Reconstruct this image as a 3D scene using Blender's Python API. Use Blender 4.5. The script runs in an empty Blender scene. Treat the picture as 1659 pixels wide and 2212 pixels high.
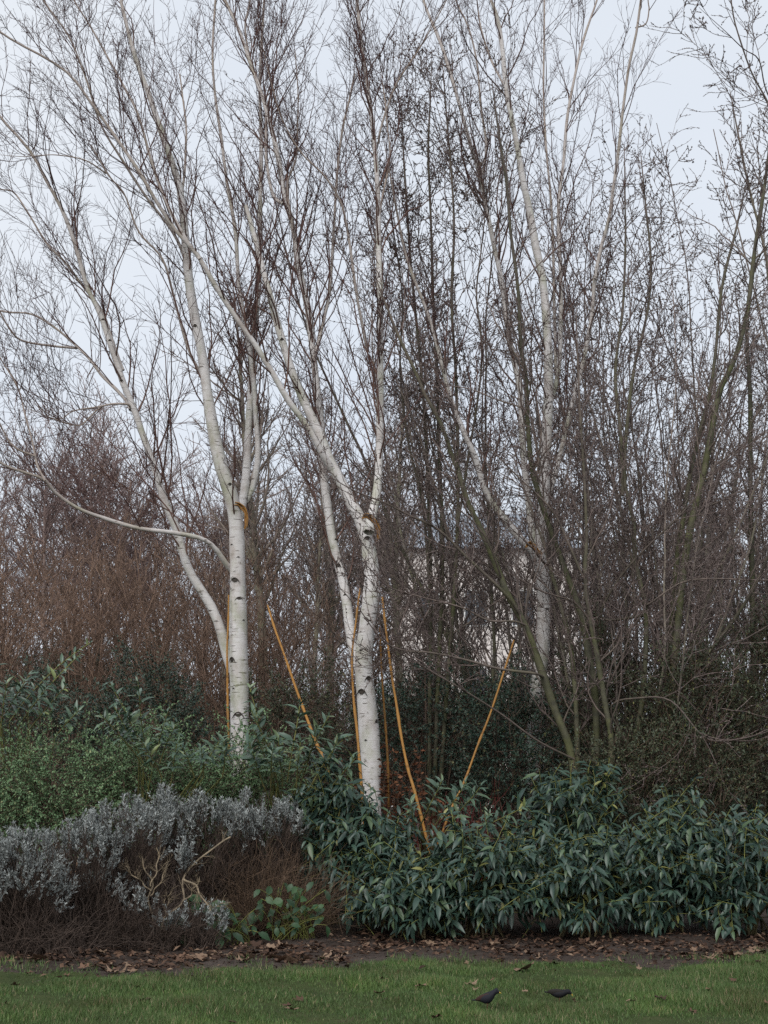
import bpy, math, random
import numpy as np
from mathutils import Matrix, Vector

# ------------------------------------------------------------------ camera, sky, sun, exposure
SC = bpy.context.scene
COL = SC.collection
TILT = math.radians(9.585)
FPX = 3340.0                      # focal length in pixels of a 1659 x 2212 picture
cam_d = bpy.data.cameras.new('camera')
cam = bpy.data.objects.new('camera', cam_d)
COL.objects.link(cam)
cam.location = (0, 0, 1.6)
cam.rotation_euler = (math.radians(90) + TILT, 0, 0)
cam_d.sensor_fit = 'VERTICAL'
cam_d.sensor_height = 36.0
cam_d.sensor_width = 27.0
cam_d.lens = FPX / 2212.0 * 36.0
cam_d.clip_end = 2000
cam_d.clip_start = 0.1
SC.camera = cam

world = bpy.data.worlds.new('World')
SC.world = world
world.use_nodes = True
wn, wl = world.node_tree.nodes, world.node_tree.links
wn.clear()
w_out = wn.new('ShaderNodeOutputWorld')
w_bg = wn.new('ShaderNodeBackground')
w_sky = wn.new('ShaderNodeTexSky')
w_sky.sky_type = 'NISHITA'
w_sky.sun_disc = False
w_sky.sun_elevation = math.radians(42)
w_sky.sun_rotation = math.radians(200)
w_sky.air_density = 1.0
w_sky.dust_density = 2.0
w_mix = wn.new('ShaderNodeMixRGB')           # an even overcast veil over the sky
w_mix.inputs[0].default_value = 0.9
w_mix.inputs[2].default_value = (6.5, 6.85, 7.35, 1)
wl.new(w_sky.outputs[0], w_mix.inputs[1])
w_tc = wn.new('ShaderNodeTexCoord')
w_nz = wn.new('ShaderNodeTexNoise')
w_nz.inputs['Scale'].default_value = 2.2
w_nz.inputs['Detail'].default_value = 4
wl.new(w_tc.outputs['Generated'], w_nz.inputs['Vector'])
w_rp = wn.new('ShaderNodeValToRGB')                      # soft cloud tone all over the overcast
w_rp.color_ramp.elements[0].position, w_rp.color_ramp.elements[1].position = .3, .7
w_rp.color_ramp.elements[0].color = (.90, .925, .96, 1)
w_rp.color_ramp.elements[1].color = (1.06, 1.05, 1.03, 1)
wl.new(w_nz.outputs['Fac'], w_rp.inputs[0])
w_mul = wn.new('ShaderNodeMixRGB')
w_mul.blend_type = 'MULTIPLY'
w_mul.inputs[0].default_value = 1.0
wl.new(w_mix.outputs[0], w_mul.inputs[1])
wl.new(w_rp.outputs[0], w_mul.inputs[2])
wl.new(w_mul.outputs[0], w_bg.inputs[0])
w_bg.inputs[1].default_value = 0.1
wl.new(w_bg.outputs[0], w_out.inputs[0])

sun_d = bpy.data.lights.new('sun', 'SUN')
sun_d.energy = 1.5
sun_d.angle = math.radians(40)
sun_d.color = (1.0, 0.97, 0.93)
sun = bpy.data.objects.new('sun', sun_d)
COL.objects.link(sun)
sun.rotation_euler = (math.radians(48), 0, math.radians(-20))
SC.view_settings.view_transform = 'Standard'
SC.view_settings.look = 'None'
SC.view_settings.gamma = 1
SC.view_settings.use_curve_mapping = False
SC.view_settings.exposure = 0.38
SC.cycles.max_bounces = 5
SC.cycles.diffuse_bounces = 3
SC.cycles.glossy_bounces = 2
SC.cycles.use_denoising = False

# ------------------------------------------------------------------ helpers
R = np.random.default_rng(11)
CT, ST = math.cos(TILT), math.sin(TILT)


def W(px, py, D):
    """point at distance D (world y) seen at pixel (px, py) of a 1659 x 2212 picture"""
    x = (px - 829.5) / FPX
    u = (1106.0 - py) / FPX
    y, z = CT - u * ST, ST + u * CT
    s = D / y
    return np.array([x * s, D, 1.6 + z * s])


def pxm(D):
    return D / FPX                       # metres per pixel at distance D


def GX(px, D):
    return (px - 829.5) / FPX * D


def nrm(v):
    return v / np.maximum(np.linalg.norm(v, axis=-1, keepdims=True), 1e-9)


class Geo:
    def __init__(self):
        self.V, self.Q, self.T, self.A = [], [], [], []
        self.n = 0

    def add(self, V, Q=None, T=None, a=None):
        V = np.asarray(V, float).reshape(-1, 3)
        self.V.append(V)
        if Q is not None and len(Q):
            self.Q.append(np.asarray(Q, np.int64).reshape(-1, 4) + self.n)
        if T is not None and len(T):
            self.T.append(np.asarray(T, np.int64).reshape(-1, 3) + self.n)
        if a is None:
            a = np.zeros((len(V), 2))
        self.A.append(np.asarray(a, float).reshape(-1, 2))
        self.n += len(V)
        return self

    def mesh(self, name, origin=(0, 0, 0), smooth=True):
        V = np.concatenate(self.V) - np.asarray(origin, float)
        Q = np.concatenate(self.Q) if self.Q else np.zeros((0, 4), np.int64)
        T = np.concatenate(self.T) if self.T else np.zeros((0, 3), np.int64)
        A = np.concatenate(self.A)
        m = bpy.data.meshes.new(name)
        m.vertices.add(len(V))
        m.vertices.foreach_set('co', V.ravel())
        m.loops.add(Q.size + T.size)
        m.loops.foreach_set('vertex_index', np.concatenate([Q.ravel(), T.ravel()]).astype(np.int32))
        m.polygons.add(len(Q) + len(T))
        ls = np.concatenate([np.arange(len(Q)) * 4, Q.size + np.arange(len(T)) * 3]).astype(np.int32)
        m.polygons.foreach_set('loop_start', ls)
        m.polygons.foreach_set('use_smooth', np.full(len(Q) + len(T), smooth))
        for i, nm in enumerate(('rnd', 'rad')):
            at = m.attributes.new(nm, 'FLOAT', 'POINT')
            at.data.foreach_set('value', A[:, i].astype(np.float32))
        m.update(calc_edges=True)
        return m


def link(name, data, mat=None, parent=None, loc=None):
    o = bpy.data.objects.new(name, data)
    COL.objects.link(o)
    if mat is not None and data is not None and not data.materials:
        data.materials.append(mat)
    if parent is not None:
        o.parent = parent
    if loc is not None:
        o.location = loc
    return o


def tag(o, label=None, cat=None, group=None, kind=None):
    for k, v in (('label', label), ('category', cat), ('group', group), ('kind', kind)):
        if v:
            o[k] = v
    return o


def thing(name, label, cat, loc, group=None):
    o = bpy.data.objects.new(name, None)
    o.empty_display_size = 0.2
    COL.objects.link(o)
    o.location = tuple(loc)
    return tag(o, label, cat, group)


def part(name, geo, mat, parent, kind=None, smooth=True):
    o = link(name, geo.mesh(name, parent.location if parent else (0, 0, 0), smooth), mat, parent)
    if kind:
        o['kind'] = kind
    return o


def copy_tree(o, parent=None):
    c = o.copy()
    COL.objects.link(c)
    c.parent = parent
    for ch in list(o.children):
        copy_tree(ch, c)
    return c


def tubes(P, Rr, S=3, rnd=None):
    """P (N,K,3), Rr (N,K) -> Geo.add arguments for N tubes"""
    N, K, _ = P.shape
    T = np.empty_like(P)
    T[:, 1:-1] = P[:, 2:] - P[:, :-2]
    T[:, 0] = P[:, 1] - P[:, 0]
    T[:, -1] = P[:, -1] - P[:, -2]
    T = nrm(T)
    avg = nrm(P[:, -1] - P[:, 0])
    ref = np.where(np.abs(avg[:, 1:2]) < 0.8, np.array([[0, 1.0, 0]]), np.array([[1.0, 0, 0]]))
    A = nrm(np.cross(T, ref[:, None, :]))
    B = np.cross(T, A)
    th = np.arange(S) * 2 * math.pi / S
    V = P[:, :, None] + Rr[:, :, None, None] * (np.cos(th)[None, None, :, None] * A[:, :, None] + np.sin(th)[None, None, :, None] * B[:, :, None])
    b = (np.arange(N) * K * S)[:, None, None] + (np.arange(K - 1) * S)[None, :, None]
    j = np.arange(S)[None, None, :]
    j2 = (j + 1) % S
    Q = np.stack([b + j, b + S + j, b + S + j2, b + j2], -1).reshape(-1, 4)
    if rnd is None:
        rnd = R.random(N)
    a = np.stack([np.broadcast_to(np.asarray(rnd)[:, None, None], (N, K, S)), np.broadcast_to(Rr[:, :, None], (N, K, S))], -1)
    return V.reshape(-1, 3), Q, None, a.reshape(-1, 2)


def grow(S, D, L, R0, K=5, wander=.15, up=.1, tip=.35, pull=None):
    N = len(S)
    P = np.zeros((N, K, 3))
    P[:, 0] = S
    d = nrm(D)
    L = np.broadcast_to(L, (N,))
    R0 = np.broadcast_to(R0, (N,))
    for k in range(1, K):
        d = d + wander * R.normal(size=(N, 3)) + np.array([0, 0, up])
        if pull is not None:
            d = d + pull
        d = nrm(d)
        P[:, k] = P[:, k - 1] + d * (L / (K - 1))[:, None]
    return P, R0[:, None] * np.linspace(1, tip, K)[None]


def spawn(P, Rr, n, t0, t1, ang, angv, lr, rf, rmax=1., rmin=.0015, absl=False, flat=None):
    N, K, _ = P.shape
    n = np.broadcast_to(n, (N,)).astype(int)
    idx = np.repeat(np.arange(N), n)
    M = len(idx)
    t = R.uniform(t0, t1, M) * (K - 1)
    i = np.minimum(t.astype(int), K - 2)
    f = (t - i)[:, None]
    S = P[idx, i] * (1 - f) + P[idx, i + 1] * f
    T = nrm(P[idx, i + 1] - P[idx, i])
    q = R.normal(size=(M, 3))
    if flat is not None:
        q = q * np.asarray(flat)
    q = nrm(q - T * (q * T).sum(1, keepdims=True))
    a = np.abs(R.normal(ang, angv, M))[:, None]
    D = np.cos(a) * T + np.sin(a) * q
    plen = np.linalg.norm(np.diff(P, axis=1), axis=2).sum(1)[idx]
    if absl:
        L = lr * R.uniform(.5, 1.4, M) * (1 - .45 * t / (K - 1))
    else:
        L = plen * lr * R.uniform(.5, 1.4, M) * (1.15 - .6 * t / (K - 1))
    rr = Rr[idx, i] * (1 - f[:, 0]) + Rr[idx, i + 1] * f[:, 0]
    return S, D, L, np.clip(rr * rf, rmin, rmax)


def spline(pts, n):
    """Catmull-Rom through pts (m,d), resampled evenly to n points"""
    p = np.asarray(pts, float)
    p = np.vstack([2 * p[0] - p[1], p, 2 * p[-1] - p[-2]])
    out = []
    for i in range(1, len(p) - 2):
        t = np.linspace(0, 1, 12, endpoint=False)[:, None]
        a, b, c, d = p[i - 1], p[i], p[i + 1], p[i + 2]
        out.append(.5 * (2 * b + (c - a) * t + (2 * a - 5 * b + 4 * c - d) * t ** 2 + (3 * b - a - 3 * c + d) * t ** 3))
    out = np.vstack(out + [p[-2][None]])
    s = np.concatenate([[0], np.cumsum(np.linalg.norm(np.diff(out[:, :3], axis=0), axis=1))])
    u = np.linspace(0, s[-1], n)
    return np.stack([np.interp(u, s, out[:, k]) for k in range(out.shape[1])], 1)


def stem(pts, d0, d1, w0, w1, ext=0., n=44, wob=.006):
    """a traced stem: pixels + depth from d0 to d1, pixel widths w0..w1; ext = metres it goes on past its last point"""
    m = len(pts)
    P = np.array([W(x, y, d0 + (d1 - d0) * i / (m - 1)) for i, (x, y) in enumerate(pts)])
    r = np.linspace(w0, w1, m) * .5 * np.linspace(pxm(d0), pxm(d1), m)
    if ext:
        d = nrm(P[-1] - P[-2]) + np.array([0, 0, .15])
        P = np.vstack([P, P[-1] + nrm(d) * ext])
        r = np.append(r, r[-1] * .35)
    c = spline(np.column_stack([P, r]), n)
    ph = R.uniform(0, 6.28, 3)
    s = np.linspace(0, 14, n)
    for k in range(2):
        c[1:, k] += wob * np.sin(s[1:] * (1.0 + .4 * k) + ph[k])
    rr = c[:, 3] * (1 + .05 * np.sin(s * 2.3 + ph[2]) + .03 * R.normal(size=n))
    return c[:, :3], np.maximum(rr, .002)


LAUREL = (np.array([[0, 0, 0], [.3, .5, .05], [.3, 0, 0], [.3, -.5, .05], [.66, .43, -.05], [.66, 0, -.1], [.66, -.43, -.05], [1, 0, -.26]]),
          [[1, 2, 5, 4], [2, 3, 6, 5]], [[0, 2, 1], [0, 3, 2], [4, 5, 7], [5, 6, 7]])
SMALL = (np.array([[0, 0, 0], [.5, .5, .06], [1, 0, -.1], [.5, -.5, .06]]), None, [[0, 2, 1], [0, 3, 2]])
BUD = (np.array([[0, 0, 0], [.4, .5, .1], [.45, -.4, .4], [1, -.05, -.25]]), None, [[0, 2, 1], [0, 3, 2], [0, 1, 3], [3, 1, 2]])


def frames(D, up):
    D = nrm(D)
    s = nrm(np.cross(up, D))
    return D, s, np.cross(D, s)


def leaves(tpl, P, D, up, L, Wd, rnd=None):
    tv, tq, tt = tpl
    N, M = len(P), len(tv)
    D, s, n = frames(D, up)
    L = np.broadcast_to(L, (N,))
    Wd = np.broadcast_to(Wd, (N,))
    V = P[:, None] + D[:, None] * (tv[None, :, 0:1] * L[:, None, None]) + s[:, None] * (tv[None, :, 1:2] * Wd[:, None, None]) + n[:, None] * (tv[None, :, 2:3] * (L if tpl is not BUD else Wd)[:, None, None])
    off = (np.arange(N) * M)[:, None, None]
    Q = None if tq is None else (np.array(tq)[None] + off).reshape(-1, 4)
    T = (np.array(tt)[None] + off).reshape(-1, 3)
    if rnd is None:
        rnd = R.random(N)
    a = np.stack([np.repeat(rnd, M), np.zeros(N * M)], 1)
    return V.reshape(-1, 3), Q, T, a


def merge_lists(*Ls):
    return tuple(np.concatenate(x) for x in zip(*Ls))


def inframe(P, mx=.25, my=.2):
    """mask of polylines near the camera's cone (the rest of a crown is dropped where the photograph shows nothing of it)"""
    Q = P.mean(1)
    y, z = Q[:, 1], Q[:, 2] - 1.6
    f = y * CT + z * ST
    u = (-y * ST + z * CT) / f
    x = Q[:, 0] / f
    return (np.abs(x) < 829.5 / FPX * (1 + mx)) & (u < 1106 / FPX * (1 + my))


# ------------------------------------------------------------------ materials
class NT:
    def __init__(self, name):
        self.m = bpy.data.materials.new(name)
        self.m.use_nodes = True
        self.n, self.l = self.m.node_tree.nodes, self.m.node_tree.links
        self.b = self.n['Principled BSDF']
        self.b.inputs['Roughness'].default_value = .8
        self.b.inputs['Specular IOR Level'].default_value = .25

    def attr(self, name):
        a = self.n.new('ShaderNodeAttribute')
        a.attribute_name = name
        return a.outputs['Fac']

    def coord(self, scale=(1, 1, 1), kind='Object'):
        c = self.n.new('ShaderNodeTexCoord')
        mp = self.n.new('ShaderNodeMapping')
        mp.inputs['Scale'].default_value = scale
        self.l.new(c.outputs[kind], mp.inputs[0])
        return mp.outputs[0]

    def noise(self, vec, scale, detail=3, rough=.55):
        t = self.n.new('ShaderNodeTexNoise')
        t.inputs['Scale'].default_value = scale
        t.inputs['Detail'].default_value = detail
        t.inputs['Roughness'].default_value = rough
        self.l.new(vec, t.inputs['Vector'])
        return t.outputs['Fac']

    def ramp(self, fac, stops, interp='LINEAR'):
        r = self.n.new('ShaderNodeValToRGB')
        r.color_ramp.interpolation = interp
        e = r.color_ramp.elements
        while len(e) < len(stops):
            e.new(.5)
        for el, (p, c) in zip(e, stops):
            el.position = p
            el.color = (*c, 1) if len(c) == 3 else c
        self.l.new(fac, r.inputs[0])
        return r.outputs[0]

    def mix(self, fac, a, b, mode='MIX'):
        m = self.n.new('ShaderNodeMixRGB')
        m.blend_type = mode
        for i, v in enumerate((fac, a, b)):
            if isinstance(v, (int, float)):
                m.inputs[i].default_value = v if i == 0 else (v, v, v, 1)
            elif isinstance(v, tuple):
                m.inputs[i].default_value = (*v, 1)
            else:
                self.l.new(v, m.inputs[i])
        return m.outputs[0]

    def math(self, op, a, b=0.):
        m = self.n.new('ShaderNodeMath')
        m.operation = op
        for i, v in enumerate((a, b)):
            if isinstance(v, (int, float)):
                m.inputs[i].default_value = v
            else:
                self.l.new(v, m.inputs[i])
        return m.outputs[0]

    def bump(self, h, strength=.4, dist=.01):
        b = self.n.new('ShaderNodeBump')
        b.inputs['Strength'].default_value = strength
        b.inputs['Distance'].default_value = dist
        self.l.new(h, b.inputs['Height'])
        self.l.new(b.outputs[0], self.b.inputs['Normal'])

    def done(self, col, rough=None, spec=None):
        self.l.new(col, self.b.inputs['Base Color'])
        if rough is not None:
            self.b.inputs['Roughness'].default_value = rough
        if spec is not None:
            self.b.inputs['Specular IOR Level'].default_value = spec
        return self.m


def leaf_mat(name, stops, rough=.5, spec=.4, trans=0.):
    t = NT(name)
    c = t.ramp(t.attr('rnd'), stops)
    n = t.noise(t.coord(kind='Generated'), 9, 2)
    c = t.mix(t.math('MULTIPLY', n, .25), c, (.5, .5, .5), 'MULTIPLY')
    if trans:
        t.b.inputs['Transmission Weight'].default_value = 0
        try:
            t.b.inputs['Subsurface Weight'].default_value = 0
        except KeyError:
            pass
    return t.done(c, rough, spec)


def twig_mat(name, thin, thick, r0=.004, r1=.03, var=.35, moss=None):
    t = NT(name)
    rad = t.attr('rad')
    mr = t.n.new('ShaderNodeMapRange')
    mr.inputs[1].default_value, mr.inputs[2].default_value = r0, r1
    t.l.new(rad, mr.inputs[0])
    c = t.mix(mr.outputs[0], thin, thick)
    n = t.noise(t.coord(), 14, 3)
    if moss is not None:
        mf = t.math('MULTIPLY', mr.outputs[0], t.ramp(t.noise(t.coord(), 3.5, 3), [(.42, (0, 0, 0)), (.6, (1, 1, 1))]))
        c = t.mix(mf, c, moss)
    c = t.mix(1., c, t.ramp(n, [(.25, (.6, .6, .6)), (.75, (1.35, 1.3, 1.25))]), 'MULTIPLY')
    c = t.mix(1., c, t.ramp(t.attr('rnd'), [(0, (1 - var,) * 3), (1, (1 + var,) * 3)]), 'MULTIPLY')
    return t.done(c, .7, .3)


def birch_mat():
    t = NT('birch_bark')
    oc = t.coord((1, 1, 1))
    streak = t.noise(t.coord((3.5, 3.5, 42)), 1.3, 5, .65)
    tint = t.noise(t.coord((1, 1, .55)), 5.5, 4)
    white = t.ramp(tint, [(.30, (.50, .45, .42)), (.45, (.66, .63, .61)), (.60, (.72, .70, .69)), (.75, (.58, .53, .49))])
    fine = t.ramp(streak, [(.30, (.62, .57, .55)), (.42, (.93, .92, .91)), (.6, (1, 1, 1))])
    c = t.mix(1., white, fine, 'MULTIPLY')
    # sparse dark lenticel dashes and old scabs
    dash = t.ramp(t.noise(t.coord((7, 7, 55)), 1.0, 1, .4), [(.69, (0, 0, 0)), (.73, (1, 1, 1))])
    c = t.mix(dash, c, (.12, .10, .09))
    scab = t.ramp(t.noise(t.coord((2.2, 2.2, 4.0)), 2.6, 7, .75), [(.60, (0, 0, 0)), (.65, (1, 1, 1))])
    c = t.mix(t.math('MULTIPLY', scab, .85), c, (.13, .115, .09))
    alg = t.ramp(t.noise(t.coord((1.3, 1.3, .8)), 2.4, 5, .65), [(.50, (0, 0, 0)), (.70, (1, 1, 1))])
    c = t.mix(t.math('MULTIPLY', alg, .72), c, (.33, .35, .21))
    dirt = t.ramp(t.noise(t.coord((1.6, 1.6, 1.2)), 3.1, 6, .7), [(.50, (0, 0, 0)), (.66, (1, 1, 1))])
    c = t.mix(t.math('MULTIPLY', dirt, .35), c, (.33, .29, .25))
    # young wood is brown
    mr = t.n.new('ShaderNodeMapRange')
    mr.inputs[1].default_value, mr.inputs[2].default_value = .006, .032
    t.l.new(t.attr('rad'), mr.inputs[0])
    young = t.mix(t.noise(oc, 5, 3), (.20, .135, .105), (.42, .34, .28))
    c = t.mix(mr.outputs[0], young, c)
    t.bump(t.mix(.5, streak, scab), .35, .006)
    return t.done(c, .75, .25)


M = {}
M['birch'] = birch_mat()
M['birch_twig'] = twig_mat('birch_twig', (.075, .036, .034), (.19, .12, .095), .003, .014)
M['sallow'] = twig_mat('sallow_bark', (.16, .125, .115), (.10, .097, .066), .006, .03, moss=(.09, .095, .045))
M['sallow_hazed'] = twig_mat('hazed_sallow_bark', (.21, .17, .16), (.19, .175, .14), .006, .03, moss=(.16, .165, .09))  # sallow bark again, its colour paled to stand in for depth haze
M['sallow_bud'] = leaf_mat('sallow_bud', [(0, (.060, .037, .036)), (.6, (.13, .088, .080)), (1, (.32, .27, .24))], .5, .4)
M['orange_twig'] = twig_mat('orange_brown_twig', (.205, .137, .102), (.235, .16, .107), .003, .02, .6)
M['purple_twig'] = twig_mat('purple_brown_twig', (.21, .15, .14), (.24, .19, .175), .004, .04, .4)
M['grey_twig'] = twig_mat('grey_brown_twig', (.22, .175, .16), (.26, .24, .20), .004, .05, .4, moss=(.22, .22, .14))
M['brown_twig'] = twig_mat('brown_twig', (.115, .078, .058), (.13, .10, .075), .002, .012, .5)
M['scar'] = NT('scar').done(NT('scar_rgb').n.new('ShaderNodeRGB').outputs[0]) if False else None
t = NT('branch_scar'); M['scar'] = t.done(t.mix(t.noise(t.coord(), 40, 3), (.025, .02, .018), (.10, .085, .07)), .9)
M['laurel'] = leaf_mat('laurel_leaf', [(0, (.022, .050, .038)), (.45, (.040, .076, .056)), (.88, (.062, .105, .072)), (.97, (.10, .15, .06)), (1, (.22, .22, .07))], .40, .5)
M['laurel_young'] = leaf_mat('young_laurel_leaf', [(0, (.050, .090, .062)), (.5, (.085, .14, .095)), (.9, (.12, .18, .11)), (1, (.20, .24, .09))], .36, .55)
M['laurel_stem'] = twig_mat('laurel_stem', (.20, .22, .06), (.12, .10, .05), .002, .01)
M['coton'] = leaf_mat('small_evergreen_leaf', [(0, (.085, .155, .075)), (.5, (.145, .245, .115)), (.92, (.21, .31, .15)), (1, (.29, .31, .15))], .55, .35)
M['dark_ever'] = leaf_mat('dark_evergreen_leaf', [(0, (.022, .050, .036)), (.6, (.042, .080, .055)), (.95, (.075, .11, .07)), (1, (.17, .17, .07))], .45, .45)
M['olive'] = leaf_mat('olive_shrub_leaf', [(0, (.036, .050, .030)), (.6, (.070, .088, .048)), (.93, (.11, .12, .06)), (1, (.24, .23, .09))], .5, .4)
M['silver'] = leaf_mat('silver_leaf', [(0, (.15, .165, .158)), (.5, (.29, .31, .30)), (1, (.47, .50, .485))], .85, .15)
M['dry_leaf'] = leaf_mat('dry_leaf', [(0, (.045, .026, .019)), (.5, (.10, .058, .038)), (.85, (.17, .10, .065)), (1, (.27, .19, .13))], .75, .2)
M['cling'] = leaf_mat('clinging_dry_leaf', [(0, (.035, .028, .022)), (.6, (.075, .06, .045)), (1, (.13, .10, .07))], .75, .2)
M['rust'] = leaf_mat('rusty_leaf', [(0, (.08, .030, .016)), (.6, (.16, .062, .030)), (1, (.24, .11, .055))], .7, .2)
M['dogwood'] = twig_mat('red_dogwood', (.11, .018, .018), (.10, .02, .02), .002, .01)
M['straw'] = twig_mat('dry_stalk', (.115, .076, .050), (.09, .06, .042), .001, .006, .6)
M['silver_wood'] = twig_mat('dark_shrub_wood', (.075, .055, .045), (.085, .065, .055), .002, .012, .5)
M['pale_wood'] = twig_mat('pale_dead_wood', (.25, .20, .135), (.22, .18, .13), .003, .02, .25)
M['broad'] = leaf_mat('broad_green_leaf', [(0, (.012, .036, .014)), (.6, (.022, .060, .021)), (1, (.042, .095, .03))], .5, .4)
t = NT('cane'); c = t.mix(t.noise(t.coord((30, 30, 3)), 3, 3), (.30, .135, .028), (.48, .25, .065))
rg = t.ramp(t.noise(t.coord((1, 1, 14)), 1, 1), [(.62, (0, 0, 0)), (.66, (1, 1, 1))])
c = t.mix(t.math('MULTIPLY', rg, .6), c, (.17, .08, .025))
c = t.mix(t.ramp(t.noise(t.coord((6, 6, 1.4)), 2.5, 5, .7), [(.5, (0, 0, 0)), (.75, (.7, .7, .7))]), c, (.15, .10, .05))
c = t.mix(1., c, t.ramp(t.attr('rnd'), [(0, (.55, .52, .5)), (1, (1.2, 1.2, 1.2))]), 'MULTIPLY')
M['cane'] = t.done(c, .55, .3)
t = NT('soil')
n1, n2 = t.noise(t.coord(), .9, 6, .65), t.noise(t.coord(), 24, 5, .7)
c = t.ramp(n1, [(.3, (.040, .030, .025)), (.5, (.064, .050, .043)), (.7, (.092, .075, .066))])
c = t.mix(1., c, t.ramp(n2, [(.3, (.55, .55, .55)), (.7, (1.4, 1.35, 1.3))]), 'MULTIPLY')
t.bump(n2, .8, .03); M['soil'] = t.done(c, .95, .15)
t = NT('lawn_soil')
c = t.ramp(t.noise(t.coord(), 3, 6, .7), [(.3, (.030, .042, .016)), (.55, (.048, .062, .022)), (.75, (.075, .062, .036))])
M['lawn'] = t.done(c, .95, .1)
t = NT('grass_blade')
c = t.ramp(t.attr('rnd'), [(0, (.044, .080, .024)), (.5, (.078, .132, .040)), (.8, (.11, .170, .052)), (.9, (.19, .165, .09)), (1, (.28, .235, .14))])
pn = t.noise(t.coord(), 1.3, 4, .6)
c = t.mix(1., c, t.ramp(pn, [(.32, (.80, .66, .62)), (.5, (1, 1, 1)), (.7, (1.22, 1.22, 1.0))]), 'MULTIPLY')
M['grass'] = t.done(c, .6, .3)

# ------------------------------------------------------------------ ground
def gz(x, y):
    x, y = np.asarray(x, float), np.asarray(y, float)
    near = np.clip(1 - np.abs(y - 13) / 20, 0, 1)
    h = .018 * np.sin(1.7 * x + .6 * y) + .012 * np.sin(4.1 * x - 2.3 * y + 1) + .010 * np.sin(7.3 * y + 3.1 * x)
    bed = np.clip((y - 14.6) / 2.5, 0, 1)
    return near * h + .10 * bed * bed * (3 - 2 * bed)


def sheet(xs, ys, dz, zf=gz):
    X, Y = np.meshgrid(xs, ys)
    Z = zf(X, Y) + dz
    nx, ny = len(xs), len(ys)
    i = np.arange(nx * ny).reshape(ny, nx)
    Q = np.stack([i[:-1, :-1], i[:-1, 1:], i[1:, 1:], i[1:, :-1]], -1).reshape(-1, 4)
    return Geo().add(np.stack([X, Y, Z], -1).reshape(-1, 3), Q)


xs = np.concatenate([[-900, -300, -100, -40, -16], np.linspace(-8, 8, 140), [16, 40, 100, 300, 900]])
ys = np.concatenate([[-300, -100, -30, -5, 2], np.linspace(8, 22, 130), [26, 34, 50, 90, 200, 500, 1500]])
tag(link('ground', sheet(xs, ys, 0).mesh('ground'), M['soil']), 'bare dark brown soil of the planting bed and path', None, None, 'structure')


def lawn_edge(x):
    return 13.50 + .13 * x + .16 * np.sin(1.3 * x + .5) + .14 * np.sin(4.3 * x) + .10 * np.sin(9.7 * x + 1) + .06 * np.sin(23 * x)


xs = np.linspace(-14, 14, 240)
v = np.linspace(0, 1, 60) ** .7
X = np.broadcast_to(xs, (60, 240)).copy()
Y = -4 + v[:, None] * (lawn_edge(xs)[None] + 4)
Z = gz(X, Y) + .008 - .02 * (v[:, None] > .995)
i = np.arange(60 * 240).reshape(60, 240)
Q = np.stack([i[:-1, :-1], i[:-1, 1:], i[1:, 1:], i[1:, :-1]], -1).reshape(-1, 4)
tag(link('lawn', Geo().add(np.stack([X, Y, Z], -1).reshape(-1, 3), Q).mesh('lawn'), M['lawn']), 'green lawn in front of the planting bed', None, None, 'structure')


def make_grass():
    N = 460000
    x = R.uniform(-5.2, 5.2, N)
    y = R.uniform(8.6, 14.6, N)
    e = lawn_edge(x)
    big = np.sin(.9 * x + 2.1 * y) + np.sin(1.7 * x - 1.4 * y + 2)
    clump = .55 * big + np.sin(3.1 * x + 1.3 * np.sin(2.2 * y)) + np.sin(4.7 * y + 2 * np.sin(1.7 * x)) + .8 * np.sin(9.1 * x + 5 * y)
    keep = np.where(y < e, R.random(N) < np.clip((e - y) / .4, .15, 1) * np.clip(.80 + .22 * clump, .2, 1),
                    R.random(N) < .05 * np.clip(clump, 0, 2) * np.clip(1 - (y - e) / .6, 0, 1) * 2.2)
    worn = np.sin(2.3 * x + 1.1 * y + 1) * np.sin(3.7 * y - 1.3 * x) + .5 * np.sin(8 * x + 3 * y) > 1.0
    keep &= ~worn | (R.random(N) < .3)
    keep &= np.abs(x) < (y * .30 + .5)
    x, y, clump = x[keep], y[keep], clump[keep]
    N = len(x)
    h = R.uniform(.022, .050, N) * (1 + .22 * clump)
    h = np.maximum(h, .015)
    w = R.uniform(.0022, .0042, N)
    a = R.uniform(0, 6.283, N)
    b = R.uniform(0, 6.283, N)
    ln = R.uniform(.1, .75, N) * h
    z = gz(x, y) + .004
    B = np.stack([x, y, z], 1)
    s = np.stack([np.cos(a), np.sin(a), np.zeros(N)], 1) * w[:, None]
    ld = np.stack([np.cos(b), np.sin(b), np.zeros(N)], 1) * ln[:, None]
    mid = B + ld * .35 + np.stack([0 * h, 0 * h, h * .62], 1)
    tip = B + ld + np.stack([0 * h, 0 * h, h], 1)
    V = np.stack([B - s, B + s, tip], 1).reshape(-1, 3)
    o = np.arange(N) * 3
    Q = None
    T = np.stack([o, o + 1, o + 2], 1)
    rn = np.clip(R.normal(.45, .2, N) + .05 * clump + (R.random(N) < .09) * .45, 0, 1)
    g = Geo().add(V, Q, T, np.stack([np.repeat(rn, 3), np.zeros(N * 3)], 1))
    tag(link('grass', g.mesh('grass', smooth=False), M['grass']), 'short damp green grass covering the lawn', 'grass', None, 'stuff')


make_grass()

# ------------------------------------------------------------------ the birches
def tree(name, label, base, group=None):
    return thing(name, label, 'tree', base, group)


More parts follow.
